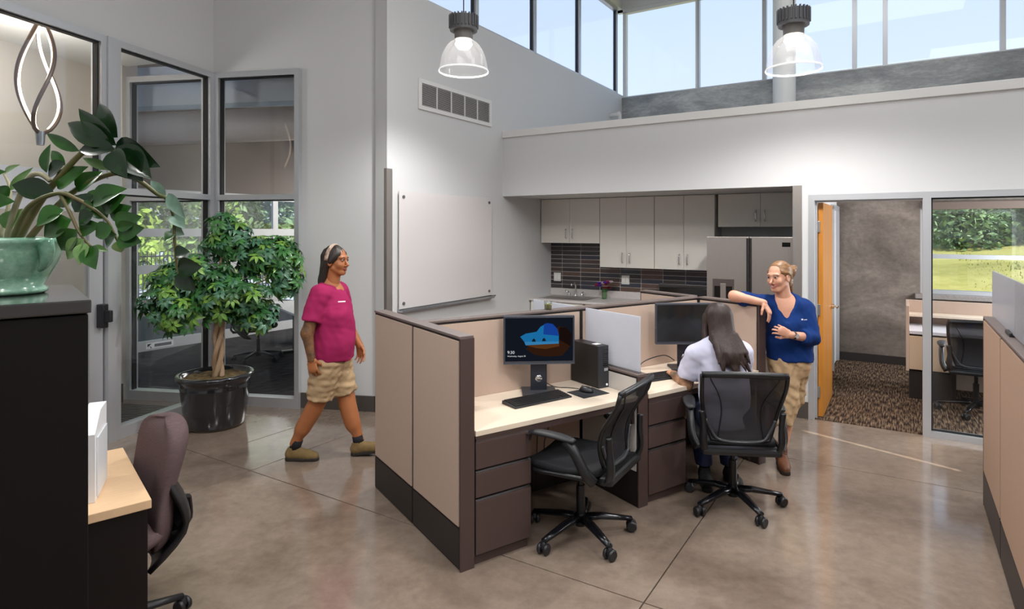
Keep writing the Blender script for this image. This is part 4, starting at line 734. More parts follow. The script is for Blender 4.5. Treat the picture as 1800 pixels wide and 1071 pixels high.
# ------------------------------------------------------------------ LEFT FOREGROUND
cxv = Vector((.749, .663)); cyv = Vector((-.663, .749)); CR = Vector((-1.107, 1.5))
fc = thing('file_cabinet', 'tall black metal file cabinet in the left foreground under the green pot', 'cabinet', (CR.x, CR.y, 0), RL)
m = MB(); m.box(-.93, -.006, .01, .57, .02, 1.612, .003); m.build('body', dark_cab, fc); m = MB(); m.box(-.94, 0, 0, .575, 1.616, 1.649, .004); m.build('top', mat('grey_black_top', '2a2827', .16, coat=.5), fc); m = MB(); m.box(-.9, -.03, .04, .54, 0, .02); m.build('plinth', black_pl, fc)
LD = Vector((-1.558, 2.439))
ld = thing('wood_desk', 'light wood topped desk with dark side panel at lower left', 'desk', (LD.x, LD.y, 0), RL)
m = MB(); m.box(-1.1, 0, 0, .78, .70, .736, .003); m.build('desktop', wood_lt, ld); m = MB(); m.box(-1.08, -.012, .012, .032, 0, .70); m.build('side_panel', mat('dark_walnut_panel', '150e0c', .55, spec=.25), ld); m = MB(); m.box(-1.08, -.75, .04, .74, 0, .70); m.build('pedestal', dark_metal, ld); m = MB(); m.box(-1.09, -.01, .74, .76, .35, .70); m.build('modesty_panel', dark_metal, ld)
bx = thing('binder_box', 'white upright binder box on the light wood desk beside the file cabinet', 'binder', (-1.845, 2.50, .737), RL - .25)
m = MB(); m.prism([(-.03, -.12), (.03, -.12), (.03, .14), (-.03, .14)], 0, .27); m.hexa([(-.03, -.12, .27), (.03, -.12, .27), (.03, .14, .27), (-.03, .14, .27), (-.03, -.0, .34), (.03, .0, .34), (.03, .14, .34), (-.03, .14, .34)]); m.build('shell', mat('white_plastic', 'e4e4e6', .35), bx); m = MB(); m.box(.002, .008, -.1205, -.118, .01, .26); m.build('slot', black_pl, bx)
m = MB(); m.box(.0302, .036, -.09, .12, .01, .25, .002); m.build('cover', mat('pale_grey_cover', 'cfd2d6', .35), bx)
# ------------------------------------------------------------------ PLANTS
def leaf_mesh(L=1., w=.4, fold=.25, droop=.15, n=6, cup=0.):
    vs = []; fs = []
    for i in range(n + 1):
        t = i / n; hw = w * .5 * (sin(pi * t ** .78) ** .95 if 0 < t < 1 else 0.0); y = L * t; z = -droop * L * t * t
        vs += [(-hw, y, z + hw * fold), (0, y, z), (hw, y, z + hw * fold)]
    for i in range(n):
        k = i * 3
        for a, b in ((0, 1), (1, 2)): fs.append((k + a, k + b, k + 3 + b, k + 3 + a))
    return vs, fs
def leafmat(name, c1, c2, rough=.35):
    return mat(name, c1, rough, col2=c2, vscale=12, coat=.15)
sch = [leafmat('umbrella_leaf_%d' % i, a, b, .38) for i, (a, b) in enumerate((('2c5a2c', '4c8a44'), ('1f4524', '3a6e3a'), ('4a7a30', '86b04a'), ('26503a', '588a68')))]
def umbrella_leaf(seed):
    R = random.Random(seed); m = MB(); n = R.choice((7, 8, 8, 9))
    for k in range(n):
        a = k * 2 * pi / n + R.uniform(-.15, .15); L = R.uniform(.075, .11); vs, fs = leaf_mesh(L, .042, .3, R.uniform(.25, .6), 4); ca, sa = cos(a), sin(a)
        m.add([(x * ca - (y + .012) * sa, x * sa + (y + .012) * ca, z) for x, y, z in vs], fs)
    m.tube([(0, 0, -.10), (0, 0, 0)], .002, 4); return m
pt = thing('potted_tree', 'umbrella tree with braided trunk in a glossy black pot by the corner glass', 'potted tree', (-3.017, 5.66, 0))
potm = mat('glossy_black_glaze', '1a1b20', .16, coat=.6)
m = MB(); m.lathe([(0, .012), (.245, .012), (.255, .03), (.275, .18), (.292, .36), (.296, .375), (.290, .385), (.300, .43), (.325, .452), (.332, .475), (.325, .492), (.300, .495), (.288, .475), (.27, .44), (0, .44)], 40); pot = m.build('pot', potm, pt, smooth=True)
m = MB(); m.lathe([(0, 0), (.22, 0), (.225, .012), (0, .012)], 32); m.build('saucer', mat('clay_foot', 'b9a898', .7), pt, auto=40)
m = MB(); R = random.Random(11)
rings = []
for i in range(8):
    r = .275 * (1 - i / 7.5); rings.append([(r * cos(a), r * sin(a), .445 + .02 * (1 - (i / 7.) * .2) * R.random() + .01 * i / 7) for a in [2 * pi * k / 36 for k in range(36)]])
m.loft(rings, False); m.build('soil', mat('mossy_soil', '3a2c1e', .95, col2='7a6840', vscale=18, bump=.8, bscale=40), pt)
barkm = mat('pale_trunk_bark', '9a7a5e', .8, col2='c8ae90', vscale=9, stretch=(1, 1, .25), bump=.3, bscale=40)
for k in range(3):
    pts = []
    for i in range(22): t = i / 21; a = k * 2.094 + t * 7.2; r = .034 * (1 - .25 * sin(pi * t)) + .01 * t; pts.append((.02 + r * cos(a) + .02 * t, r * sin(a), .44 + t * .78))
    m = MB(); m.tube(pts, [.025 - .006 * i / 21 for i in range(22)], 8); m.build('trunk', barkm, pt, smooth=True)
lobes = [((-.27, -.24, 1.16), (.25, .2, .24), 13), ((-.10, -.10, 1.40), (.30, .26, .22), 15), ((.06, .06, 1.78), (.20, .2, .21), 10), ((.42, .08, 1.60), (.34, .24, .17), 16), ((.60, .12, 1.42), (.15, .18, .26), 10), ((.18, -.12, 1.26), (.36, .24, .18), 14), ((-.28, -.18, 1.40), (.22, .2, .17), 9), ((.36, .0, 1.06), (.2, .18, .16), 7), ((.0, -.1, 1.1), (.3, .2, .1), 5)]
brm = MB()
for (c, r, n) in lobes:
    brm.tube(bez([(.04, 0, 1.15), (c[0] * .5, c[1] * .5, 1.15 + (c[2] - 1.15) * .55), c], 5), [.016 - .001 * i for i in range(11)], 6)
brm.build('branches', barkm, pt, smooth=True)
lms = []
for s in range(8):
    mm = umbrella_leaf(s); me = mm.mesh('leaf', True); me.materials.append(sch[s % 4]); lms.append((me, mm))
R = random.Random(4); tot = sum(n for *_, n in lobes); stuff = [MB() for _ in range(4)]; cnt = 0; allp = []
for (c, r, n) in lobes:
    for i in range(int(980 * n / tot)):
        d = Vector((R.gauss(0, 1), R.gauss(0, 1), R.gauss(0, 1))).normalized(); q = R.uniform(.2, 1.12) ** .6; p = Vector((c[0] + d.x * r[0] * q, c[1] + d.y * r[1] * q, c[2] + d.z * r[2] * q)); nrm = (d * .8 + Vector((0, -.25, .75)) + Vector((R.gauss(0, .3), R.gauss(0, .3), R.gauss(0, .3)))).normalized(); allp.append((p, nrm, R.randrange(8), R.random() * 6.28, R.uniform(.62, .95)))
allp.sort(key=lambda e: e[0].y)
for i, (p, nrm, s, sp, scl) in enumerate(allp):
    q = nrm.to_track_quat('Z', 'Y') @ Quaternion((0, 0, 1), sp)
    if i < 300: o = inst('leaf', lms[s][0], pt, p, (0, 0, 0), (scl,) * 3); o.rotation_mode = 'QUATERNION'; o.rotation_quaternion = q
    else:
        M = q.to_matrix() * scl; mm = lms[s][1]; stuff[s % 4].add([M @ Vector(v) + p for v in mm.v], mm.f)
for k in range(4): o = stuff[k].build('inner_leaves', sch[k], pt, smooth=True); o['kind'] = 'stuff'
# foreground plant in the green pot
gp_ = Vector((-1.44, 1.636)); zp = thing('potted_plant', 'arching glossy leaved plant in a pale green glazed pot on the file cabinet', 'potted plant', (gp_.x, gp_.y, 1.6495))
celadon = concrete_mat('celadon_glaze', '4f7d66', '6f9c84', '93bba2', .16, 6., coat=.5)
m = MB(); m.lathe([(0, 0), (.082, 0), (.09, .006), (.09, .014), (.080, .022), (.095, .05), (.112, .085), (.121, .115), (.122, .13), (.130, .137), (.132, .147), (.126, .153), (.118, .150), (.112, .135), (0, .13)], 40); m.tube(bez([(.128, -.03, .14), (.137, -.032, .115), (.13, -.03, .085), (.112, -.025, .065)], 4), [.012, .014, .014, .014, .014, .013, .012, .012, .011, .01, .009, .008, .006], 8, ry=[.03, .03, .028, .026, .024, .022, .02, .018, .015, .012, .01, .008, .006]); m.build('pot', celadon, zp, smooth=True)
m = MB(); m.lathe([(0, .128), (.06, .134), (.112, .13)], 24); m.build('soil', mat('dark_soil', '2a2018', .95, bump=.6), zp)
def PX(x, y, Y): return Vector(((x - CXP) / FPX * Y - gp_.x, Y - gp_.y, CAMH - (y - YHP) * Y / FPX - 1.6495))
stem_m = mat('olive_stem', '4d5a2c', .5, col2='6b5a3a', vscale=6); dry_m = mat('pale_dry_stem', '9a9478', .7)
stems = [([(30, 424, 1.62), (70, 355, 1.60), (110, 305, 1.58), (148, 267, 1.57), (180, 266, 1.56), (203, 262, 1.55)], .0105, .004, stem_m), ([(48, 424, 1.60), (95, 368, 1.60), (140, 330, 1.61), (200, 305, 1.62), (240, 315, 1.63), (275, 340, 1.64), (293, 350, 1.65), (305, 380, 1.66), (307, 420, 1.66), (310, 460, 1.67), (314, 482, 1.67)], .0085, .003, stem_m),
         ([(20, 424, 1.58), (50, 365, 1.54), (100, 340, 1.52), (135, 350, 1.51), (165, 368, 1.50), (190, 390, 1.50), (207, 424, 1.50)], .007, .003, stem_m), ([(107, 343, 1.52), (125, 378, 1.50), (140, 410, 1.49), (160, 434, 1.49)], .005, .003, stem_m), ([(12, 424, 1.63), (25, 370, 1.60), (50, 315, 1.58), (70, 306, 1.57), (88, 318, 1.57)], .008, .006, dry_m), ([(0, 420, 1.68), (18, 340, 1.7), (4, 300, 1.72)], .006, .003, dry_m), ([(-15, 424, 1.6), (-30, 360, 1.58), (-60, 310, 1.55)], .008, .003, stem_m)]
SO = []
for pts, r0, r1, mm in stems:
    P = bez([PX(*p) for p in pts], 6); n = len(P); m = MB(); m.tube(P, [r0 + (r1 - r0) * (i / (n - 1)) for i in range(n)], 8); SO.append(m.build('stem', mm, zp, smooth=True))
zl = [leafmat('zz_leaf_dark', '0e2214', '1c3a1a', .25), leafmat('zz_leaf_mid', '1c4018', '356824', .28), leafmat('zz_leaf_light', '4a7a34', '86a86a', .35), leafmat('zz_leaf_grey', '5a7a68', '8aa898', .4)]
# base x,y  tip x,y  width px  depth  material  stem
LV = [(205, 256, 133, 196, 26, 1.56, 0, 0), (207, 242, 167, 186, 34, 1.57, 0, 0), (197, 256, 113, 215, 28, 1.55, 0, 0), (140, 266, 78, 236, 15, 1.57, 1, 0), (202, 262, 137, 259, 24, 1.54, 0, 0), (205, 250, 262, 288, 34, 1.56, 0, 0), (205, 258, 255, 304, 36, 1.54, 0, 0), (202, 262, 241, 312, 38, 1.53, 0, 0), (199, 264, 214, 304, 30, 1.52, 0, 0), (201, 297, 142, 279, 12, 1.60, 2, 1), (82, 304, 80, 259, 17, 1.60, 1, 0), (115, 291, 88, 265, 14, 1.60, 1, 0), (115, 286, 80, 308, 20, 1.58, 0, 0), (101, 332, 140, 294, 28, 1.58, 1, 0), (138, 338, 170, 302, 30, 1.60, 1, 1), (164, 357, 206, 331, 30, 1.50, 1, 2), (183, 372, 210, 345, 24, 1.50, 1, 2), (195, 383, 223, 364, 24, 1.50, 1, 2), (203, 396, 239, 382, 26, 1.49, 1, 2), (207, 408, 243, 402, 26, 1.49, 1, 2), (207, 418, 241, 424, 26, 1.49, 1, 2), (205, 412, 182, 430, 24, 1.49, 1, 2), (198, 400, 167, 413, 24, 1.48, 1, 2), (206, 424, 211, 444, 14, 1.49, 2, 2), (165, 368, 141, 362, 20, 1.50, 1, 2), (165, 376, 137, 391, 22, 1.49, 0, 2), (131, 345, 103, 360, 22, 1.52, 1, 3), (112, 369, 64, 391, 28, 1.50, 1, 3), (126, 386, 74, 412, 30, 1.49, 1, 3), (136, 404, 102, 438, 28, 1.48, 1, 3), (148, 421, 113, 452, 24, 1.48, 2, 3), (152, 428, 137, 460, 20, 1.48, 2, 3), (160, 433, 162, 467, 26, 1.48, 1, 3), (163, 434, 186, 440, 9, 1.48, 2, 3), (131, 373, 161, 341, 24, 1.51, 0, 3), (140, 405, 168, 396, 22, 1.50, 1, 3), (96, 340, 22, 324, 28, 1.56, 0, 2), (16, 346, -8, 332, 22, 1.60, 1, 5), (292, 345, 264, 319, 14, 1.65, 3, 1), (296, 340, 317, 378, 16, 1.64, 3, 1), (304, 378, 320, 396, 18, 1.66, 3, 1), (305, 396, 319, 412, 20, 1.66, 3, 1), (306, 410, 290, 420, 14, 1.66, 1, 1), (308, 450, 331, 443, 22, 1.66, 0, 1), (312, 470, 347, 470, 26, 1.66, 0, 1), (314, 480, 338, 509, 24, 1.67, 0, 1), (-30, 360, 12, 352, 26, 1.57, 1, 6), (5, 400, 30, 372, 20, 1.62, 2, 4), (188, 385, 160, 352, 24, 1.51, 1, 2), (150, 360, 190, 338, 22, 1.53, 1, 2), (-50, 320, -5, 300, 24, 1.55, 1, 6), (18, 335, 45, 300, 10, 1.7, 2, 5), (8, 305, 24, 290, 8, 1.72, 2, 5)]
R = random.Random(9)
for bx_, by_, tx_, ty_, wpx, Y, mi, si in LV:
    B = PX(bx_, by_, Y); T = PX(tx_, ty_, Y + R.uniform(-.03, .015)); ax = (T - B) * 1.12; L = ax.length; ax.normalize(); nrm = Vector((R.uniform(-.35, .35), -1, R.uniform(-.1, .5))); nrm = (nrm - ax * nrm.dot(ax)).normalized(); xx = ax.cross(nrm)
    vs, fs = leaf_mesh(L, wpx * Y / FPX * 1.4, .45, .18, 8); m = MB(); m.add([B + xx * x + ax * y + nrm * z for x, y, z in vs], fs); m.build('leaf', zl[mi], SO[si], smooth=True)
# ------------------------------------------------------------------ PEOPLE (implicit surfaces polygonised on a grid)
class Fld:
    def __init__(s, lo, hi, h):
        s.lo = np.array(lo, float); s.h = h; s.n = np.ceil((np.array(hi) - s.lo) / h).astype(int) + 1; s.v = np.full(tuple(s.n), .5, np.float32)
        s.ax = [s.lo[i] + h * np.arange(s.n[i]) for i in range(3)]
    def sl(s, lo, hi):
        i0 = np.maximum(0, np.floor((np.array(lo) - s.lo) / s.h).astype(int)); i1 = np.minimum(s.n, np.ceil((np.array(hi) - s.lo) / s.h).astype(int) + 1)
        return tuple(slice(max(0, a), max(0, b)) for a, b in zip(i0, i1))
    def pts(s, S): return s.ax[0][S[0]][:, None, None], s.ax[1][S[1]][None, :, None], s.ax[2][S[2]][None, None, :]
    def mix(s, S, d, k, sub=False):
        o = s.v[S]
        if sub: h = np.clip(.5 - .5 * (o + d) / k, 0, 1); s.v[S] = o * (1 - h) - d * h + k * h * (1 - h)
        else: h = np.clip(.5 + .5 * (o - d) / k, 0, 1); s.v[S] = o * (1 - h) + d * h - k * h * (1 - h)
    def cone(s, a, b, ra, rb, k=.02, flat=None, sub=False, cap=False):
        a = np.array(a, float); b = np.array(b, float); m = max(ra, rb) * (1 if flat is None else max(1, 1 / flat[1])) + k + 2 * s.h + .01; S = s.sl(np.minimum(a, b) - m, np.maximum(a, b) + m); x, y, z = s.pts(S)
        P = [x - a[0], y - a[1], z - a[2]]; ba = b - a
        if flat is not None:
            f = np.array(flat[0], float); f /= np.linalg.norm(f); q = (flat[1] - 1); t = P[0] * f[0] + P[1] * f[1] + P[2] * f[2]; P = [P[i] + q * f[i] * t for i in range(3)]; ba = ba + q * f * (ba @ f)
        L = max(ba @ ba, 1e-9); t = np.clip((P[0] * ba[0] + P[1] * ba[1] + P[2] * ba[2]) / L, 0, 1)
        d = np.sqrt((P[0] - t * ba[0]) ** 2 + (P[1] - t * ba[1]) ** 2 + (P[2] - t * ba[2]) ** 2) - (ra + (rb - ra) * t)
        if cap: d = np.maximum(d, (P[0] * ba[0] + P[1] * ba[1] + P[2] * ba[2] - L) / sqrt(L))
        s.mix(S, d.astype(np.float32), k, sub); return s
    def ell(s, c, r, k=.02, R=None, sub=False):
        c = np.array(c, float); r = np.array(r, float); m = r.max() + k + 2 * s.h + .01; S = s.sl(c - m, c + m); x, y, z = s.pts(S); P = [x - c[0], y - c[1], z - c[2]]
        if R is not None: R = np.array(R); P = [P[0] * R[i][0] + P[1] * R[i][1] + P[2] * R[i][2] for i in range(3)]
        k0 = np.sqrt(sum((P[i] / r[i]) ** 2 for i in range(3))); k1 = np.sqrt(sum((P[i] / r[i] ** 2) ** 2 for i in range(3))) + 1e-6
        s.mix(S, (k0 * (k0 - 1) / k1).astype(np.float32), k, sub); return s
    def chain(s, pts, rs, k=.02, flat=None):
        for i in range(len(pts) - 1): s.cone(pts[i], pts[i + 1], rs[i], rs[i + 1], k, flat)
        return s
    def cut(s, p, n, k=.004, lo=None, hi=None):  # keep the side opposite to n
        S = s.sl(lo if lo is not None else s.lo, hi if hi is not None else s.lo + s.h * s.n); x, y, z = s.pts(S); n = np.array(n, float); n /= np.linalg.norm(n)
        d = (x - p[0]) * n[0] + (y - p[1]) * n[1] + (z - p[2]) * n[2]; s.v[S] = np.maximum(s.v[S], d.astype(np.float32)); return s
    def wr(s, amp, fr, seed=0, n=5, st=(1, 1, 1)):
        R = np.random.RandomState(seed); x, y, z = s.pts((slice(None),) * 3); d = 0
        for i in range(n):
            w = R.normal(size=3) * fr * np.array(st); d = d + np.sin(x * w[0] + y * w[1] + z * w[2] + R.rand() * 6.28 + 1.5 * np.sin(z * fr * .4 + i))
        s.v += (amp * d / n).astype(np.float32); return s
    def nets(s):
        v = s.v; sg = v < 0; nx, ny, nz = v.shape; c = np.zeros((nx - 1, ny - 1, nz - 1), int)
        for i in (0, 1):
            for j in (0, 1):
                for k in (0, 1): c += sg[i:nx - 1 + i, j:ny - 1 + j, k:nz - 1 + k]
        act = (c > 0) & (c < 8); idx = np.full(act.shape, -1, int); I = np.argwhere(act); idx[act] = np.arange(len(I)); acc = np.zeros((len(I), 3)); cnt = np.zeros(len(I))
        for ax in range(3):
            o1, o2 = [q for q in range(3) if q != ax]
            for u in (0, 1):
                for w in (0, 1):
                    A = I.copy(); A[:, o1] += u; A[:, o2] += w; B = A.copy(); B[:, ax] += 1; va = v[A[:, 0], A[:, 1], A[:, 2]]; vb = v[B[:, 0], B[:, 1], B[:, 2]]; x = (va < 0) != (vb < 0); t = va[x] / (va[x] - vb[x]); p = A[x].astype(float); p[:, ax] += t; acc[x] += p; cnt[x] += 1
        V = acc / cnt[:, None] * s.h + s.lo; Q = []
        for ax in range(3):
            o1, o2 = (ax + 1) % 3, (ax + 2) % 3; sh = [slice(1, -1)] * 3; sh[ax] = slice(0, -1); E = np.argwhere((sg.take(range(v.shape[ax] - 1), ax)) != (sg.take(range(1, v.shape[ax]), ax)))
            E = E[(E[:, o1] > 0) & (E[:, o2] > 0) & (E[:, o1] < v.shape[o1] - 1) & (E[:, o2] < v.shape[o2] - 1)]
            ins = sg[E[:, 0], E[:, 1], E[:, 2]]; q = []
            for du, dw in ((-1, -1), (0, -1), (0, 0), (-1, 0)): A = E.copy(); A[:, o1] += du; A[:, o2] += dw; q.append(idx[A[:, 0], A[:, 1], A[:, 2]])
            q = np.stack(q, 1); q[~ins] = q[~ins][:, ::-1]; Q.append(q)
        Q = np.concatenate(Q); Q = Q[(Q >= 0).all(1)]; return V, Q
def npmesh(name, parts, mats, parent, region=None, smooth_it=1):
    V = []; F = []; M = []; o = 0
    for v, f, mi in parts:
        for _ in range(smooth_it):
            a = np.zeros_like(v); n = np.zeros(len(v))
            for i in range(4):
                for j in ((i + 1) % 4, (i + 3) % 4): np.add.at(a, f[:, i], v[f[:, j]]); np.add.at(n, f[:, i], 1)
            v = .5 * v + .5 * a / np.maximum(n, 1)[:, None]
        V.append(v); F.append(f + o); o += len(v); M.append(np.full(len(f), mi) if np.isscalar(mi) else mi)
    V = np.concatenate(V); F = np.concatenate(F); M = np.concatenate(M); off = np.array(parent.location)
    me = bpy.data.meshes.new(name); me.from_pydata((V - off).tolist(), [], F.tolist()); me.polygons.foreach_set('use_smooth', [True] * len(F)); me.polygons.foreach_set('material_index', M.astype(int).tolist())
    for q in mats: me.materials.append(q)
    me.update(); ob = bpy.data.objects.new(name, me); COL.objects.link(ob); ob.parent = parent; return ob
def basis(f, up=(0, 0, 1)):
    f = np.array(f, float); f /= np.linalg.norm(f); up = np.array(up, float); r = np.cross(f, up); r /= np.linalg.norm(r); u = np.cross(r, f); return np.stack([r, f, u])  # rows: right, forward, up
def head_parts(pos, f, up, smile=0., long_hair=None):
    """returns (V, Q, material index) for the head; local x right, y forward, z up; 0 skin 1 lips 2 dark 3 white"""
    g = Fld((-.11, -.13, -.20), (.11, .15, .15), .0033)
    g.ell((0, -.012, .035), (.074, .094, .086), .02); g.ell((0, .02, -.035), (.052, .064, .078), .03); g.ell((0, .056, -.088), (.019, .022, .019), .025)
    g.cone((-.05, .01, -.055), (-.02, .055, -.09), .016, .015, .02); g.cone((.05, .01, -.055), (.02, .055, -.09), .016, .015, .02)
    for s in (-1, 1):
        g.ell((s * .036, .058, -.028 + .006 * smile), (.026, .022 + .003 * smile, .024), .028); g.ell((s * .076, -.008, -.006), (.010, .021, .033), .006); g.ell((s * .084, -.004, -.004), (.006, .012, .02), .003, sub=True)
        g.ell((s * .031, .096, .012), (.019, .012, .010), .014, sub=True)
    g.ell((0, .074, .03), (.056, .018, .014), .016); g.cone((0, .082, .014), (0, .108, -.028), .007, .0102, .012)
    for s in (-1, 1): g.ell((s * .013, .092, -.034), (.0075, .011, .007), .006); g.ell((s * .031, .078, .011), (.0125, .0125, .0125), .002)
    w = .022 + .009 * smile; zc = .006 * smile
    for s in (-1, 1):
        g.cone((0, .0915, -.0565), (s * w, .081 - .002 * smile, -.0585 + zc), .0055, .003, .004); g.cone((0, .0905, -.067), (s * w * .85, .081, -.063 + zc), .0062, .003, .004)
    if smile: g.cone((-w * .7, .088, -.061 + zc * .6), (w * .7, .088, -.061 + zc * .6), .0035, .0035, .002, sub=True)
    g.cone((0, -.02, -.06), (0, -.035, -.20), .055, .056, .02)
    V, Q = g.nets(); C = V[Q].mean(1); mi = np.zeros(len(Q), int); x, y, z = C.T
    lip = (np.abs(x) < w + .001) & (y > .079) & (z < -.05 + zc * (np.abs(x) / w)) & (z > -.0745 + zc); mi[lip] = 1
    if smile: mi[lip & (np.abs(z + .061 - zc * .6) < .0032) & (np.abs(x) < w * .72)] = 3
    for s in (-1, 1):
        d = np.sqrt((x - s * .031) ** 2 + ((z - .011) * 2.1) ** 2); e = (y > .072); mi[e & (d < .0125)] = 3; mi[e & (d < .0085)] = 2; mi[e & (np.abs(x - s * .031) < .0155) & (z > .0155) & (z < .0195)] = 2
        mi[e & (np.abs(x - s * .033) < .019) & (np.abs(z - .034 + .15 * np.abs(x - s * .03)) < .0028)] = 4
    B = basis(f, up); return V @ B + np.array(pos), Q, mi
def hair_parts(pos, f, up, build, h=.0055, ext=((-.14, -.2, -.45), (.14, .13, .16))):
    g = Fld(ext[0], ext[1], h); build(g); V, Q = g.nets(); B = basis(f, up); return V @ B + np.array(pos), Q, 0
def hand_parts(wrist, dirv, dorsal, side, curl=.5, spread=.12, h=.0042, scale=1., thumb=.4):
    """side +1: thumb towards local +x.  local y fingers, z dorsal"""
    g = Fld((-.08, -.05, -.10), (.08, .20, .05), h); g.cone((0, -.006, 0), (0, .015, 0), .0235, .026, .02, ((0, 0, 1), 1.35)); g.cone((-.004 * side, .02, 0), (-.002 * side, .075, .002), .032, .036, .02, ((0, 0, 1), 2.4))
    for i, (xo, y0, L, r) in enumerate(((.029, .082, .068, .0088), (.009, .088, .076, .009), (-.011, .084, .070, .0086), (-.029, .074, .055, .0078))):
        x = xo * side; a = spread * (i - 1.5) * -side * 1.; p = np.array((x, y0, .0)); ang = .15; seg = (L * .45, L * .32, L * .26); pr = np.array((x * .8, .05, 0.)); g.cone(pr, p, .011, r, .01); rr = r
        for sgl in seg:
            ang += curl * .75; q = p + np.array((sin(a) * sgl, cos(ang) * cos(a) * sgl, -sin(ang) * sgl)); g.cone(p, q, rr, rr * .9, .004); p = q; rr *= .9
    p = np.array((.022 * side, .02, -.006)); g.cone((.008 * side, .005, -.004), p, .018, .016, .012); q = p + np.array((.028 * side, .028, -.012 - .02 * thumb)); g.cone(p, q, .014, .0105, .006); q2 = q + np.array((.006 * side, .026, -.012 - .016 * thumb)); g.cone(q, q2, .0105, .0085, .004)
    V, Q = g.nets(); y = np.array(dirv, float); y /= np.linalg.norm(y); z = np.array(dorsal, float); z = z - y * (z @ y); z /= np.linalg.norm(z); x = np.cross(y, z); B = np.stack([x, y, z]); return V * scale @ B + np.array(wrist), Q, 0
def shoe(parent, name, ankle, toe_dir, mats, L=.27, zf=0., heel=.028, boot=False, label=None):
    g = Fld((-.07, -.13, -.01), (.07, .22, .22 if boot else .15), .0055); g.cone((0, -.055, .05), (0, .10, .042), .043, .042, .03, ((0, 0, 1), 1.05)); g.cone((0, .10, .042), (0, .15, .036), .043, .036, .02); g.cone((0, -.05, .06), (0, -.03, .115 if not boot else .17), .042, .043, .03); g.cone((0, 0, .075), (0, .07, .05), .036, .036, .03)
    g.cut((0, 0, .112 if not boot else .172), (0, .0, 1)); g.cut((0, 0, .02), (0, 0, -1)); V, Q = g.nets(); mi = np.zeros(len(Q), int)
    s = Fld((-.08, -.14, -.02), (.08, .23, .05), .0055); s.cone((0, -.058, .014), (0, .06, .014), .044, .043, .02, ((0, 0, 1), .4)); s.cone((0, .05, .014), (0, .152, .014), .046, .038, .02, ((0, 0, 1), .4)); s.cut((0, 0, 0.0), (0, 0, -1)); s.cut((0, 0, heel), (0, 0, 1)); V2, Q2 = s.nets(); sc = L / .29
    d = np.array((toe_dir[0], toe_dir[1], 0.)); d /= np.linalg.norm(d); B = np.stack([np.array((d[1], -d[0], 0)), d, np.array((0, 0, 1.))])
    if len(toe_dir) > 2 and toe_dir[2]: # pitch about the toe
        a = toe_dir[2]; c_, s_ = cos(a), sin(a)
        def pit(V): W = V.copy(); y0 = .13 if a > 0 else -.08; yy = V[:, 1] - y0; W[:, 1] = y0 + yy * c_ + V[:, 2] * s_; W[:, 2] = -yy * s_ + V[:, 2] * c_; return W
        V = pit(V); V2 = pit(V2)
    o = np.array((ankle[0], ankle[1], zf)) + B[1] * .035; f = lambda V: (V * sc) @ B + o
    ob = npmesh(name, [(f(V), Q, 0)], [mats[0]], parent); so_ = npmesh("sole", [(f(V2), Q2, 0)], [mats[1]], parent); so_.parent = ob
    lc = MB()
    for k in range(4):
        y = .035 + k * .02; z = .088 - k * .0105 + (.03 if boot and k == 0 else 0); A = f(np.array([(-.024, y, z), (0, y + .008, z + .010), (.024, y, z)])) - np.array(parent.location); lc.tube([Vector(p) for p in A], .003, 5)
    lc.build('laces', mats[2], ob); return ob
iris_dark = mat('eye_dark', '1c1210', .3); eye_white = mat('eye_white', 'b4a49a', .3)
# ---------------- walking woman
def sk(name, c): return mat(name, c, .5, var=.06, vscale=16)
wp = thing('person', 'woman in magenta tee and khaki shorts walking past the partitions', 'person', (-1.66, 4.86, 0))
skw = sk('tan_skin', 'a8683f'); lipw = mat('lips_tan', '8a4636', .5); tatt = mat('tattooed_skin', '8a5c38', .5, col2='4a3a2a', vscale=26); browd = mat('dark_brow', '2a1c16', .7)
def body_w():
    g = Fld((-2.1, 4.55, .03), (-1.3, 5.2, 1.5), .009); F = (.97, -.25, 0); H0 = np.array((-1.665, 4.86, .88)); N0 = np.array((-1.675, 4.86, 1.40))
    g.cone((-1.675, 4.86, 1.36), (-1.66, 4.855, 1.50), .058, .05, .04); g.chain([(-1.70, 4.70, 1.325), (-1.775, 4.655, 1.03), (-1.735, 4.64, .83)], [.056, .044, .03], .03); g.chain([(-1.65, 5.02, 1.325), (-1.60, 5.08, 1.04), (-1.49, 5.06, .86)], [.056, .044, .03], .03)
    g.chain([(-1.675, 4.78, .80), (-1.742, 4.79, .475), (-1.93, 4.80, .13)], [.10, .062, .038], .03); g.cone((-1.775, 4.795, .40), (-1.86, 4.797, .26), .055, .05, .05); g.chain([(-1.64, 4.94, .80), (-1.56, 4.93, .46), (-1.452, 4.91, .12)], [.10, .062, .038], .03); g.cone((-1.555, 4.925, .39), (-1.515, 4.918, .25), .055, .05, .05)
    g.cone((-1.665, 4.86, .85), (-1.67, 4.86, 1.3), .12, .12, .05); return g.nets()
V, Q = body_w(); C = V[Q].mean(1); mi = np.where((C[:, 1] < 4.74) & (C[:, 2] > .82) & (C[:, 2] < 1.2), 5, 0)
hp_ = (-1.615, 4.845, 1.575); hf = (.96, -.28, 0.); hu = (.05, 0, 1)
npmesh('body', [(V, Q, mi), head_parts(hp_, hf, hu), hand_parts((-1.735, 4.64, .835), (.12, 0, -1), (-.1, -1, 0), -1, .45), hand_parts((-1.49, 5.06, .865), (.15, -.05, -1), (.3, 1, 0), 1, .4)], [skw, lipw, iris_dark, eye_white, browd, tatt], wp)
mag = mat('magenta_cotton', '9c2456', .85, var=.05, vscale=30, spec=.2)
g = Fld((-2.05, 4.5, .70), (-1.35, 5.2, 1.5), .009); FW = ((.97, -.25, 0), 1.12)
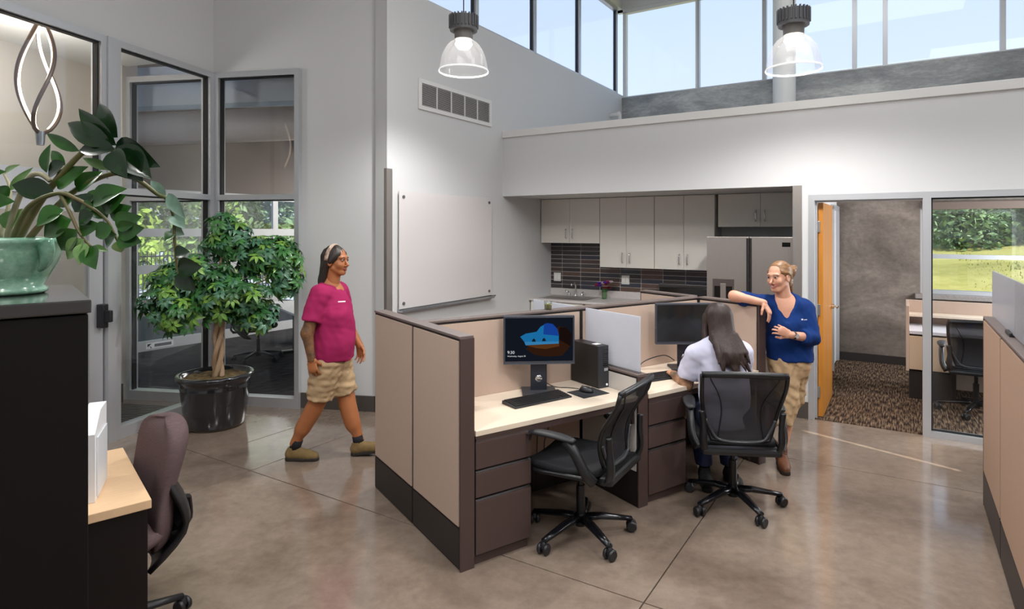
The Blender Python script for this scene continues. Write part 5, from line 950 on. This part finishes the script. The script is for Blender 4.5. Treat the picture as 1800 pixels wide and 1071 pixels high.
g.cone((-1.665, 4.86, .80), (-1.66, 4.86, 1.02), .165, .155, .05, FW); g.cone((-1.66, 4.86, 1.02), (-1.665, 4.86, 1.28), .155, .135, .05, FW); g.ell((-1.60, 4.835, 1.14), (.11, .15, .13), .09); g.ell((-1.605, 4.845, .93), (.135, .16, .17), .09); g.cone((-1.665, 4.86, .76), (-1.66, 4.86, .9), .185, .175, .04, FW)
g.cone((-1.69, 4.76, 1.335), (-1.67, 4.96, 1.335), .065, .065, .05); g.cone((-1.70, 4.72, 1.33), (-1.755, 4.675, 1.12), .078, .076, .02, cap=True); g.cone((-1.65, 5.0, 1.33), (-1.61, 5.06, 1.12), .078, .074, .02, cap=True); g.cone((-1.675, 4.86, 1.36), (-1.675, 4.86, 1.385), .075, .065, .03)
g.cut((-1.66, 4.86, .795), (.0, 0, -1)); g.ell((-1.645, 4.852, 1.42), (.085, .085, .055), .01, sub=True); g.wr(.012, 24, 3, 6, (1, 1, .8)); g.wr(.004, 60, 31, 5); V, Q = g.nets(); tee = npmesh('tee_shirt', [(V, Q, 0)], [mag], wp)
q = MB(); q.rbox((.125, -.125, 1.265), (.055, .003, .009), (radians(-35), 0, radians(25))); q.build('chest_logo', mat('white_print', 'f2eef0', .6), tee)
khaki = mat('khaki_cotton', 'b59a78', .9, var=.07, vscale=14, bump=.2, bscale=30, spec=.15)
g = Fld((-2.0, 4.55, .40), (-1.35, 5.2, .95), .009); g.cone((-1.665, 4.86, .78), (-1.66, 4.86, .84), .155, .145, .05, FW); g.cut((0, 0, .86), (0, 0, 1)); g.cone((-1.672, 4.79, .77), (-1.73, 4.79, .49), .125, .10, .03, cap=True); g.cone((-1.645, 4.93, .77), (-1.575, 4.93, .49), .12, .10, .03, cap=True); g.ell((-1.72, 4.86, .77), (.11, .14, .10), .05); g.cut((0, 0, .86), (0, 0, 1))
g.wr(.012, 36, 5, 6, (1, 1, 1.6)); g.wr(.005, 80, 33, 5); V, Q = g.nets(); npmesh('shorts', [(V, Q, 0)], [khaki], wp)
hairw = mat('dark_hair', '150f0d', .5, col2='33261f', vscale=5, stretch=(30, 30, 2))
def hb(g):
    g.ell((0, -.022, .042), (.084, .098, .09), .02); g.ell((.0, .094, -.022), (.058, .078, .078), .012, sub=True); g.cone((-.05, .045, .062), (-.076, -.005, .0), .010, .016, .03); g.cone((.05, .045, .062), (.076, -.005, .0), .010, .016, .03); g.cone((0, -.075, .02), (0, -.11, -.16), .065, .055, .03, ((0, 1, 0), 1.3)); g.cone((0, -.11, -.16), (0, -.125, -.26), .055, .025, .03, ((0, 1, 0), 1.5))
    g.cone((-.06, -.05, -.02), (-.06, -.08, -.18), .03, .02, .02); g.cone((.06, -.05, -.02), (.06, -.08, -.18), .03, .02, .02); g.wr(.004, 70, 2, 6, (1.4, 1.4, .12))
npmesh('hair', [hair_parts(hp_, hf, hu, hb)], [hairw], wp)
m = MB(); B = basis(hf, hu); arc = [(.093 * cos(a), -.03 + .02 * sin(a), .02 + .117 * sin(a)) for a in [(-.1 + 1.067 * k / 1. * .0 + k * (pi + .2) / 18) for k in range(19)]]; m.tube([Vector(np.array(p) @ B + np.array(hp_) - np.array(wp.location)) for p in arc], .005, 8, ry=.017, up=tuple(-B[1])); m.build('headband', mat('floral_headband', 'd9c4b0', .8, col2='6a4438', vscale=30), wp, smooth=True)
tanshoe = (mat('tan_suede', '7a643e', .9, var=.15, vscale=30), mat('dark_sole', '2a2420', .8), mat('tan_laces', 'a08a5a', .8)); sock = mat('black_sock', '17161a', .9)
shoe(wp, 'shoe', (-1.945, 4.80), (1, -.05, .0), tanshoe, .27); shoe(wp, 'shoe', (-1.455, 4.905), (1, .05, -.12), tanshoe, .27, zf=.0)
for a, b in (((-1.93, 4.80, .09), (-1.905, 4.80, .16)), ((-1.45, 4.908, .09), (-1.465, 4.91, .155))): m = MB(); o = Vector(wp.location); m.tube([Vector(a) - o, Vector(b) - o], [.042, .043], 12); m.build('sock', sock, wp, smooth=True)
# ---------------- seated person seen from behind
sp = thing('person', 'long haired person in pale lavender tee seated at the desk seen from behind', 'person', (1.29, 4.12, 0))
skp = sk('fair_skin', 'c68f6e'); tat2 = mat('tattooed_forearm', 'b98a68', .5, col2='55483a', vscale=22)
g = Fld((.85, 3.9, .05), (1.75, 4.9, 1.15), .009)
g.cone((1.275, 4.22, .98), (1.27, 4.25, 1.13), .055, .05, .03); g.chain([(1.11, 4.21, .965), (1.045, 4.27, .73), (1.0, 4.44, .765)], [.052, .046, .03], .03); g.chain([(1.44, 4.24, .965), (1.47, 4.36, .75), (1.33, 4.55, .765)], [.052, .042, .03], .03)
g.cone((1.285, 4.16, .55), (1.28, 4.2, .95), .12, .12, .05); g.chain([(1.20, 4.17, .53), (1.20, 4.56, .52), (1.215, 4.42, .13)], [.08, .06, .04], .03); g.chain([(1.38, 4.17, .53), (1.40, 4.57, .52), (1.40, 4.42, .13)], [.08, .06, .04], .03); V, Q = g.nets(); C = V[Q].mean(1); mi = np.where((C[:, 0] < 1.12) & (C[:, 2] < .86), 5, 0)
hs = (1.262, 4.275, 1.185); hsf = (-.15, .98, -.1); hsu = (0, .1, 1)
npmesh('body', [(V, Q, mi), head_parts(hs, hsf, hsu), hand_parts((1.0, 4.435, .765), (.02, 1, -.05), (0, .05, 1), 1, .35), hand_parts((1.33, 4.545, .765), (-.25, .97, -.03), (0, 0, 1), -1, .35)], [skp, mat('lips_fair', 'b0605a', .5), iris_dark, eye_white, browd, tat2], sp)
lav = mat('pale_lavender_cotton', 'c9c9de', .85, var=.03, vscale=20, spec=.2); g = Fld((.9, 3.9, .46), (1.72, 4.7, 1.15), .009); FS = ((-.1, .99, 0), 1.35)
g.chain([(1.285, 4.14, .52), (1.285, 4.15, .72), (1.275, 4.20, .95)], [.175, .165, .165], .05, FS); g.cone((1.13, 4.21, .975), (1.42, 4.23, .975), .072, .072, .05); g.cone((1.11, 4.21, .96), (1.06, 4.255, .79), .078, .075, .02, cap=True); g.cone((1.44, 4.24, .96), (1.465, 4.33, .80), .078, .072, .02, cap=True); g.cone((1.275, 4.22, 1.0), (1.272, 4.23, 1.045), .085, .065, .03)
g.cut((1.28, 4.2, .48), (0, 0, -1)); g.wr(.012, 22, 8, 6, (1, 1, .8)); g.wr(.004, 60, 34, 5); V, Q = g.nets(); npmesh('tee_shirt', [(V, Q, 0)], [lav], sp)
jean = mat('blue_denim', '1f2a4a', .9, var=.15, vscale=24); g = Fld((1.05, 3.92, .1), (1.56, 4.75, .72), .009); g.cone((1.21, 4.15, .54), (1.37, 4.15, .54), .115, .115, .04); g.chain([(1.205, 4.18, .54), (1.20, 4.56, .535), (1.215, 4.42, .12)], [.098, .08, .062], .03); g.chain([(1.385, 4.18, .54), (1.40, 4.57, .535), (1.40, 4.42, .12)], [.098, .08, .062], .03); g.cut((0, 0, .115), (0, 0, -1)); g.wr(.005, 40, 4, 6); V, Q = g.nets(); npmesh('jeans', [(V, Q, 0)], [jean], sp)
hairs = mat('dark_brown_hair', '180f0c', .55, col2='3a2620', vscale=5, stretch=(28, 28, 2.5))
def hb2(g):
    g.ell((0, -.022, .035), (.086, .104, .095), .02); g.ell((0, .085, -.01), (.06, .07, .07), .012, sub=True); g.cone((0, -.07, .03), (0, -.10, -.13), .09, .092, .03, ((0, 1, 0), 1.5)); g.cone((0, -.10, -.13), (.01, -.19, -.24), .092, .07, .03, ((0, 1, 0), 1.5)); R = random.Random(2)
    for k in range(15):
        x = -.10 + .2 * k / 14; e = R.uniform(-.36, -.26); x1 = x + R.uniform(-.012, .02); y1 = -.195 - R.random() * .02; g.cone((x * .8, -.13, -.1), (x1, y1, e * .78), .024, .017, .012); g.cone((x1, y1, e * .78), (x1 + R.uniform(-.02, .05), y1 - .012 - R.random() * .02, e * 1.05), .017, .004, .008)
    for s in (-1, 1): g.cone((s * .072, .01, .02), (s * .095, -.03, -.17), .026, .024, .02)
    g.wr(.005, 62, 6, 6, (1.5, 1.2, .2))
npmesh('hair', [hair_parts(hs, hsf, hsu, hb2, .0055, ((-.18, -.29, -.45), (.18, .12, .16)))], [hairs], sp)
dks = (mat('dark_trainer', '1d1b1e', .8), mat('dark_sole2', '141316', .8), mat('pale_laces', 'b9aeb0', .8)); shoe(sp, 'shoe', (1.215, 4.40), (-.15, -1), dks, .27); shoe(sp, 'shoe', (1.40, 4.40), (.05, -1), dks, .27)
# ---------------- standing woman leaning on the partition
tp = thing('person', 'smiling woman in royal blue v-neck and khaki pants leaning on the partition', 'person', (1.93, 4.72, 0))
skt = sk('rosy_skin', 'd09a80'); g = Fld((1.40, 4.4, .03), (2.35, 5.1, 1.42), .009)
g.cone((1.965, 4.82, 1.24), (1.935, 4.79, 1.38), .055, .05, .03); g.chain([(1.83, 4.84, 1.235), (1.555, 4.79, 1.305), (1.755, 4.685, 1.262)], [.05, .040, .027], .02); g.chain([(2.12, 4.80, 1.20), (2.135, 4.70, .985), (1.90, 4.555, 1.035)], [.052, .042, .027], .03)
g.cone((2.0, 4.82, .80), (1.98, 4.82, 1.2), .12, .12, .05); g.chain([(1.95, 4.80, .76), (1.96, 4.72, .46), (1.895, 4.68, .12)], [.09, .062, .036], .03); g.chain([(2.06, 4.84, .76), (2.03, 4.86, .45), (1.80, 4.93, .12)], [.09, .062, .036], .03); g.cone((1.967, 4.78, 1.12), (1.955, 4.79, 1.24), .09, .07, .04); V, Q = g.nets()
ht = (1.905, 4.765, 1.452); htf = (-.84, -.53, -.10); htu = (-.1, 0, 1)
npmesh('body', [(V, Q, 0), head_parts(ht, htf, htu, 1.), hand_parts((1.755, 4.685, 1.262), (.42, -.25, -.88), (.75, -.6, .45), 1, .3, scale=.95), hand_parts((1.90, 4.555, 1.035), (-.85, -.15, .42), (-.1, -.95, .2), -1, .75, scale=.95)], [skt, mat('lips_rosy', 'b8625c', .45), iris_dark, eye_white, mat('brown_brow', '6a4a38', .7)], tp)
navy = mat('royal_blue_knit', '0d2f6a', .85, var=.06, vscale=30, spec=.2); g = Fld((1.45, 4.45, .74), (2.35, 5.1, 1.42), .009); FT = ((-.35, -.94, 0), 1.2)
g.chain([(2.01, 4.82, .80), (2.0, 4.82, .98), (1.985, 4.82, 1.18)], [.178, .165, .155], .05, FT); g.ell((1.955, 4.735, 1.08), (.13, .10, .09), .06); g.cone((1.86, 4.835, 1.225), (2.10, 4.81, 1.195), .066, .07, .05); g.cone((1.84, 4.84, 1.235), (1.61, 4.81, 1.285), .068, .056, .02, cap=True); g.cone((2.12, 4.80, 1.19), (2.135, 4.70, .995), .076, .066, .04); g.cone((2.135, 4.70, .99), (2.03, 4.635, 1.005), .062, .054, .02, cap=True); g.cone((1.97, 4.82, 1.24), (1.965, 4.82, 1.28), .08, .06, .03)
g.cut((0, 0, .80), (0, 0, -1)); g.cone((1.945, 4.735, 1.30), (1.925, 4.66, 1.13), .085, .012, .01, sub=True); g.wr(.010, 26, 9, 6, (1, 1, .8)); g.wr(.004, 64, 35, 5); V, Q = g.nets(); sw = npmesh('sweater', [(V, Q, 0)], [navy], tp)
q = MB(); q.rbox((.055, -.188, 1.155), (.014, .003, .010), (0, 0, .3)); q.rbox((.082, -.181, 1.152), (.03, .003, .004), (0, 0, .3)); q.build('chest_logo', mat('white_print', 'f2eef0', .6), sw)
g = Fld((1.68, 4.5, .26), (2.3, 5.1, .90), .009); g.cone((2.005, 4.825, .76), (2.01, 4.82, .84), .165, .165, .05, FT); g.chain([(1.955, 4.79, .74), (1.955, 4.72, .48), (1.905, 4.685, .33)], [.112, .085, .070], .02); g.chain([(2.065, 4.85, .74), (2.06, 4.88, .48), (1.95, 4.92, .33)], [.112, .085, .070], .02); g.cut((1.93, 4.7, .325), (0, .1, -1)); g.wr(.016, 40, 12, 6, (1, 1, 1.6)); g.wr(.006, 80, 36, 5); V, Q = g.nets(); npmesh('trousers', [(V, Q, 0)], [khaki], tp)
hairt = mat('light_brown_hair', '5e3f28', .45, col2='9c744a', vscale=5, stretch=(5, 5, 34))
def hb3(g):
    g.ell((0, -.024, .042), (.081, .096, .09), .02); g.ell((0, .098, -.03), (.068, .085, .092), .012, sub=True); g.ell((0, -.138, .03), (.05, .042, .05), .014); g.ell((-.02, -.165, .05), (.028, .024, .03), .01); g.cone((0, -.135, 0), (.0, -.135, -.14), .026, .010, .02); g.cone((0, -.07, .0), (0, -.09, -.06), .05, .035, .03); g.cone((.03, -.12, .0), (.03, -.12, -.08), .014, .006, .01)
    for s in (-1, 1): g.cone((s * .066, .035, .05), (s * .076, -.02, .02), .010, .014, .02); g.ell((s * .082, -.004, -.012), (.02, .024, .032), .008, sub=True)
    g.wr(.0025, 80, 5, 6, (.3, .6, 1.6))
npmesh('hair', [hair_parts(ht, htf, htu, hb3, .005)], [hairt], tp)
bts = (mat('brown_leather_boot', '6e4128', .55, var=.15, vscale=14), mat('boot_sole', '33241c', .8), mat('boot_laces', '3a2a20', .8)); shoe(tp, 'boot', (1.895, 4.685), (-.25, -1), bts, .27, boot=True, heel=.034); shoe(tp, 'boot', (1.80, 4.93), (-.6, -.8), bts, .27, boot=True, heel=.034)
m = MB(); o = Vector(tp.location); wv = (Vector((1.90, 4.555, 1.035)) - Vector((2.135, 4.70, .985))).normalized(); c = Vector((1.935, 4.577, 1.027)) - o; m.tube([c - wv * .008, c + wv * .008], [.034, .034], 18); wt = m.build('watch', black_pl, tp, smooth=True); m = MB(); nrm = Vector((-.25, -.93, .1)).normalized(); nrm = (nrm - wv * nrm.dot(wv)).normalized(); cc = c + nrm * .031; m.tube([cc, cc + nrm * .009], [.019, .018], 18); m.build('watch_face', chrome, wt, auto=40)
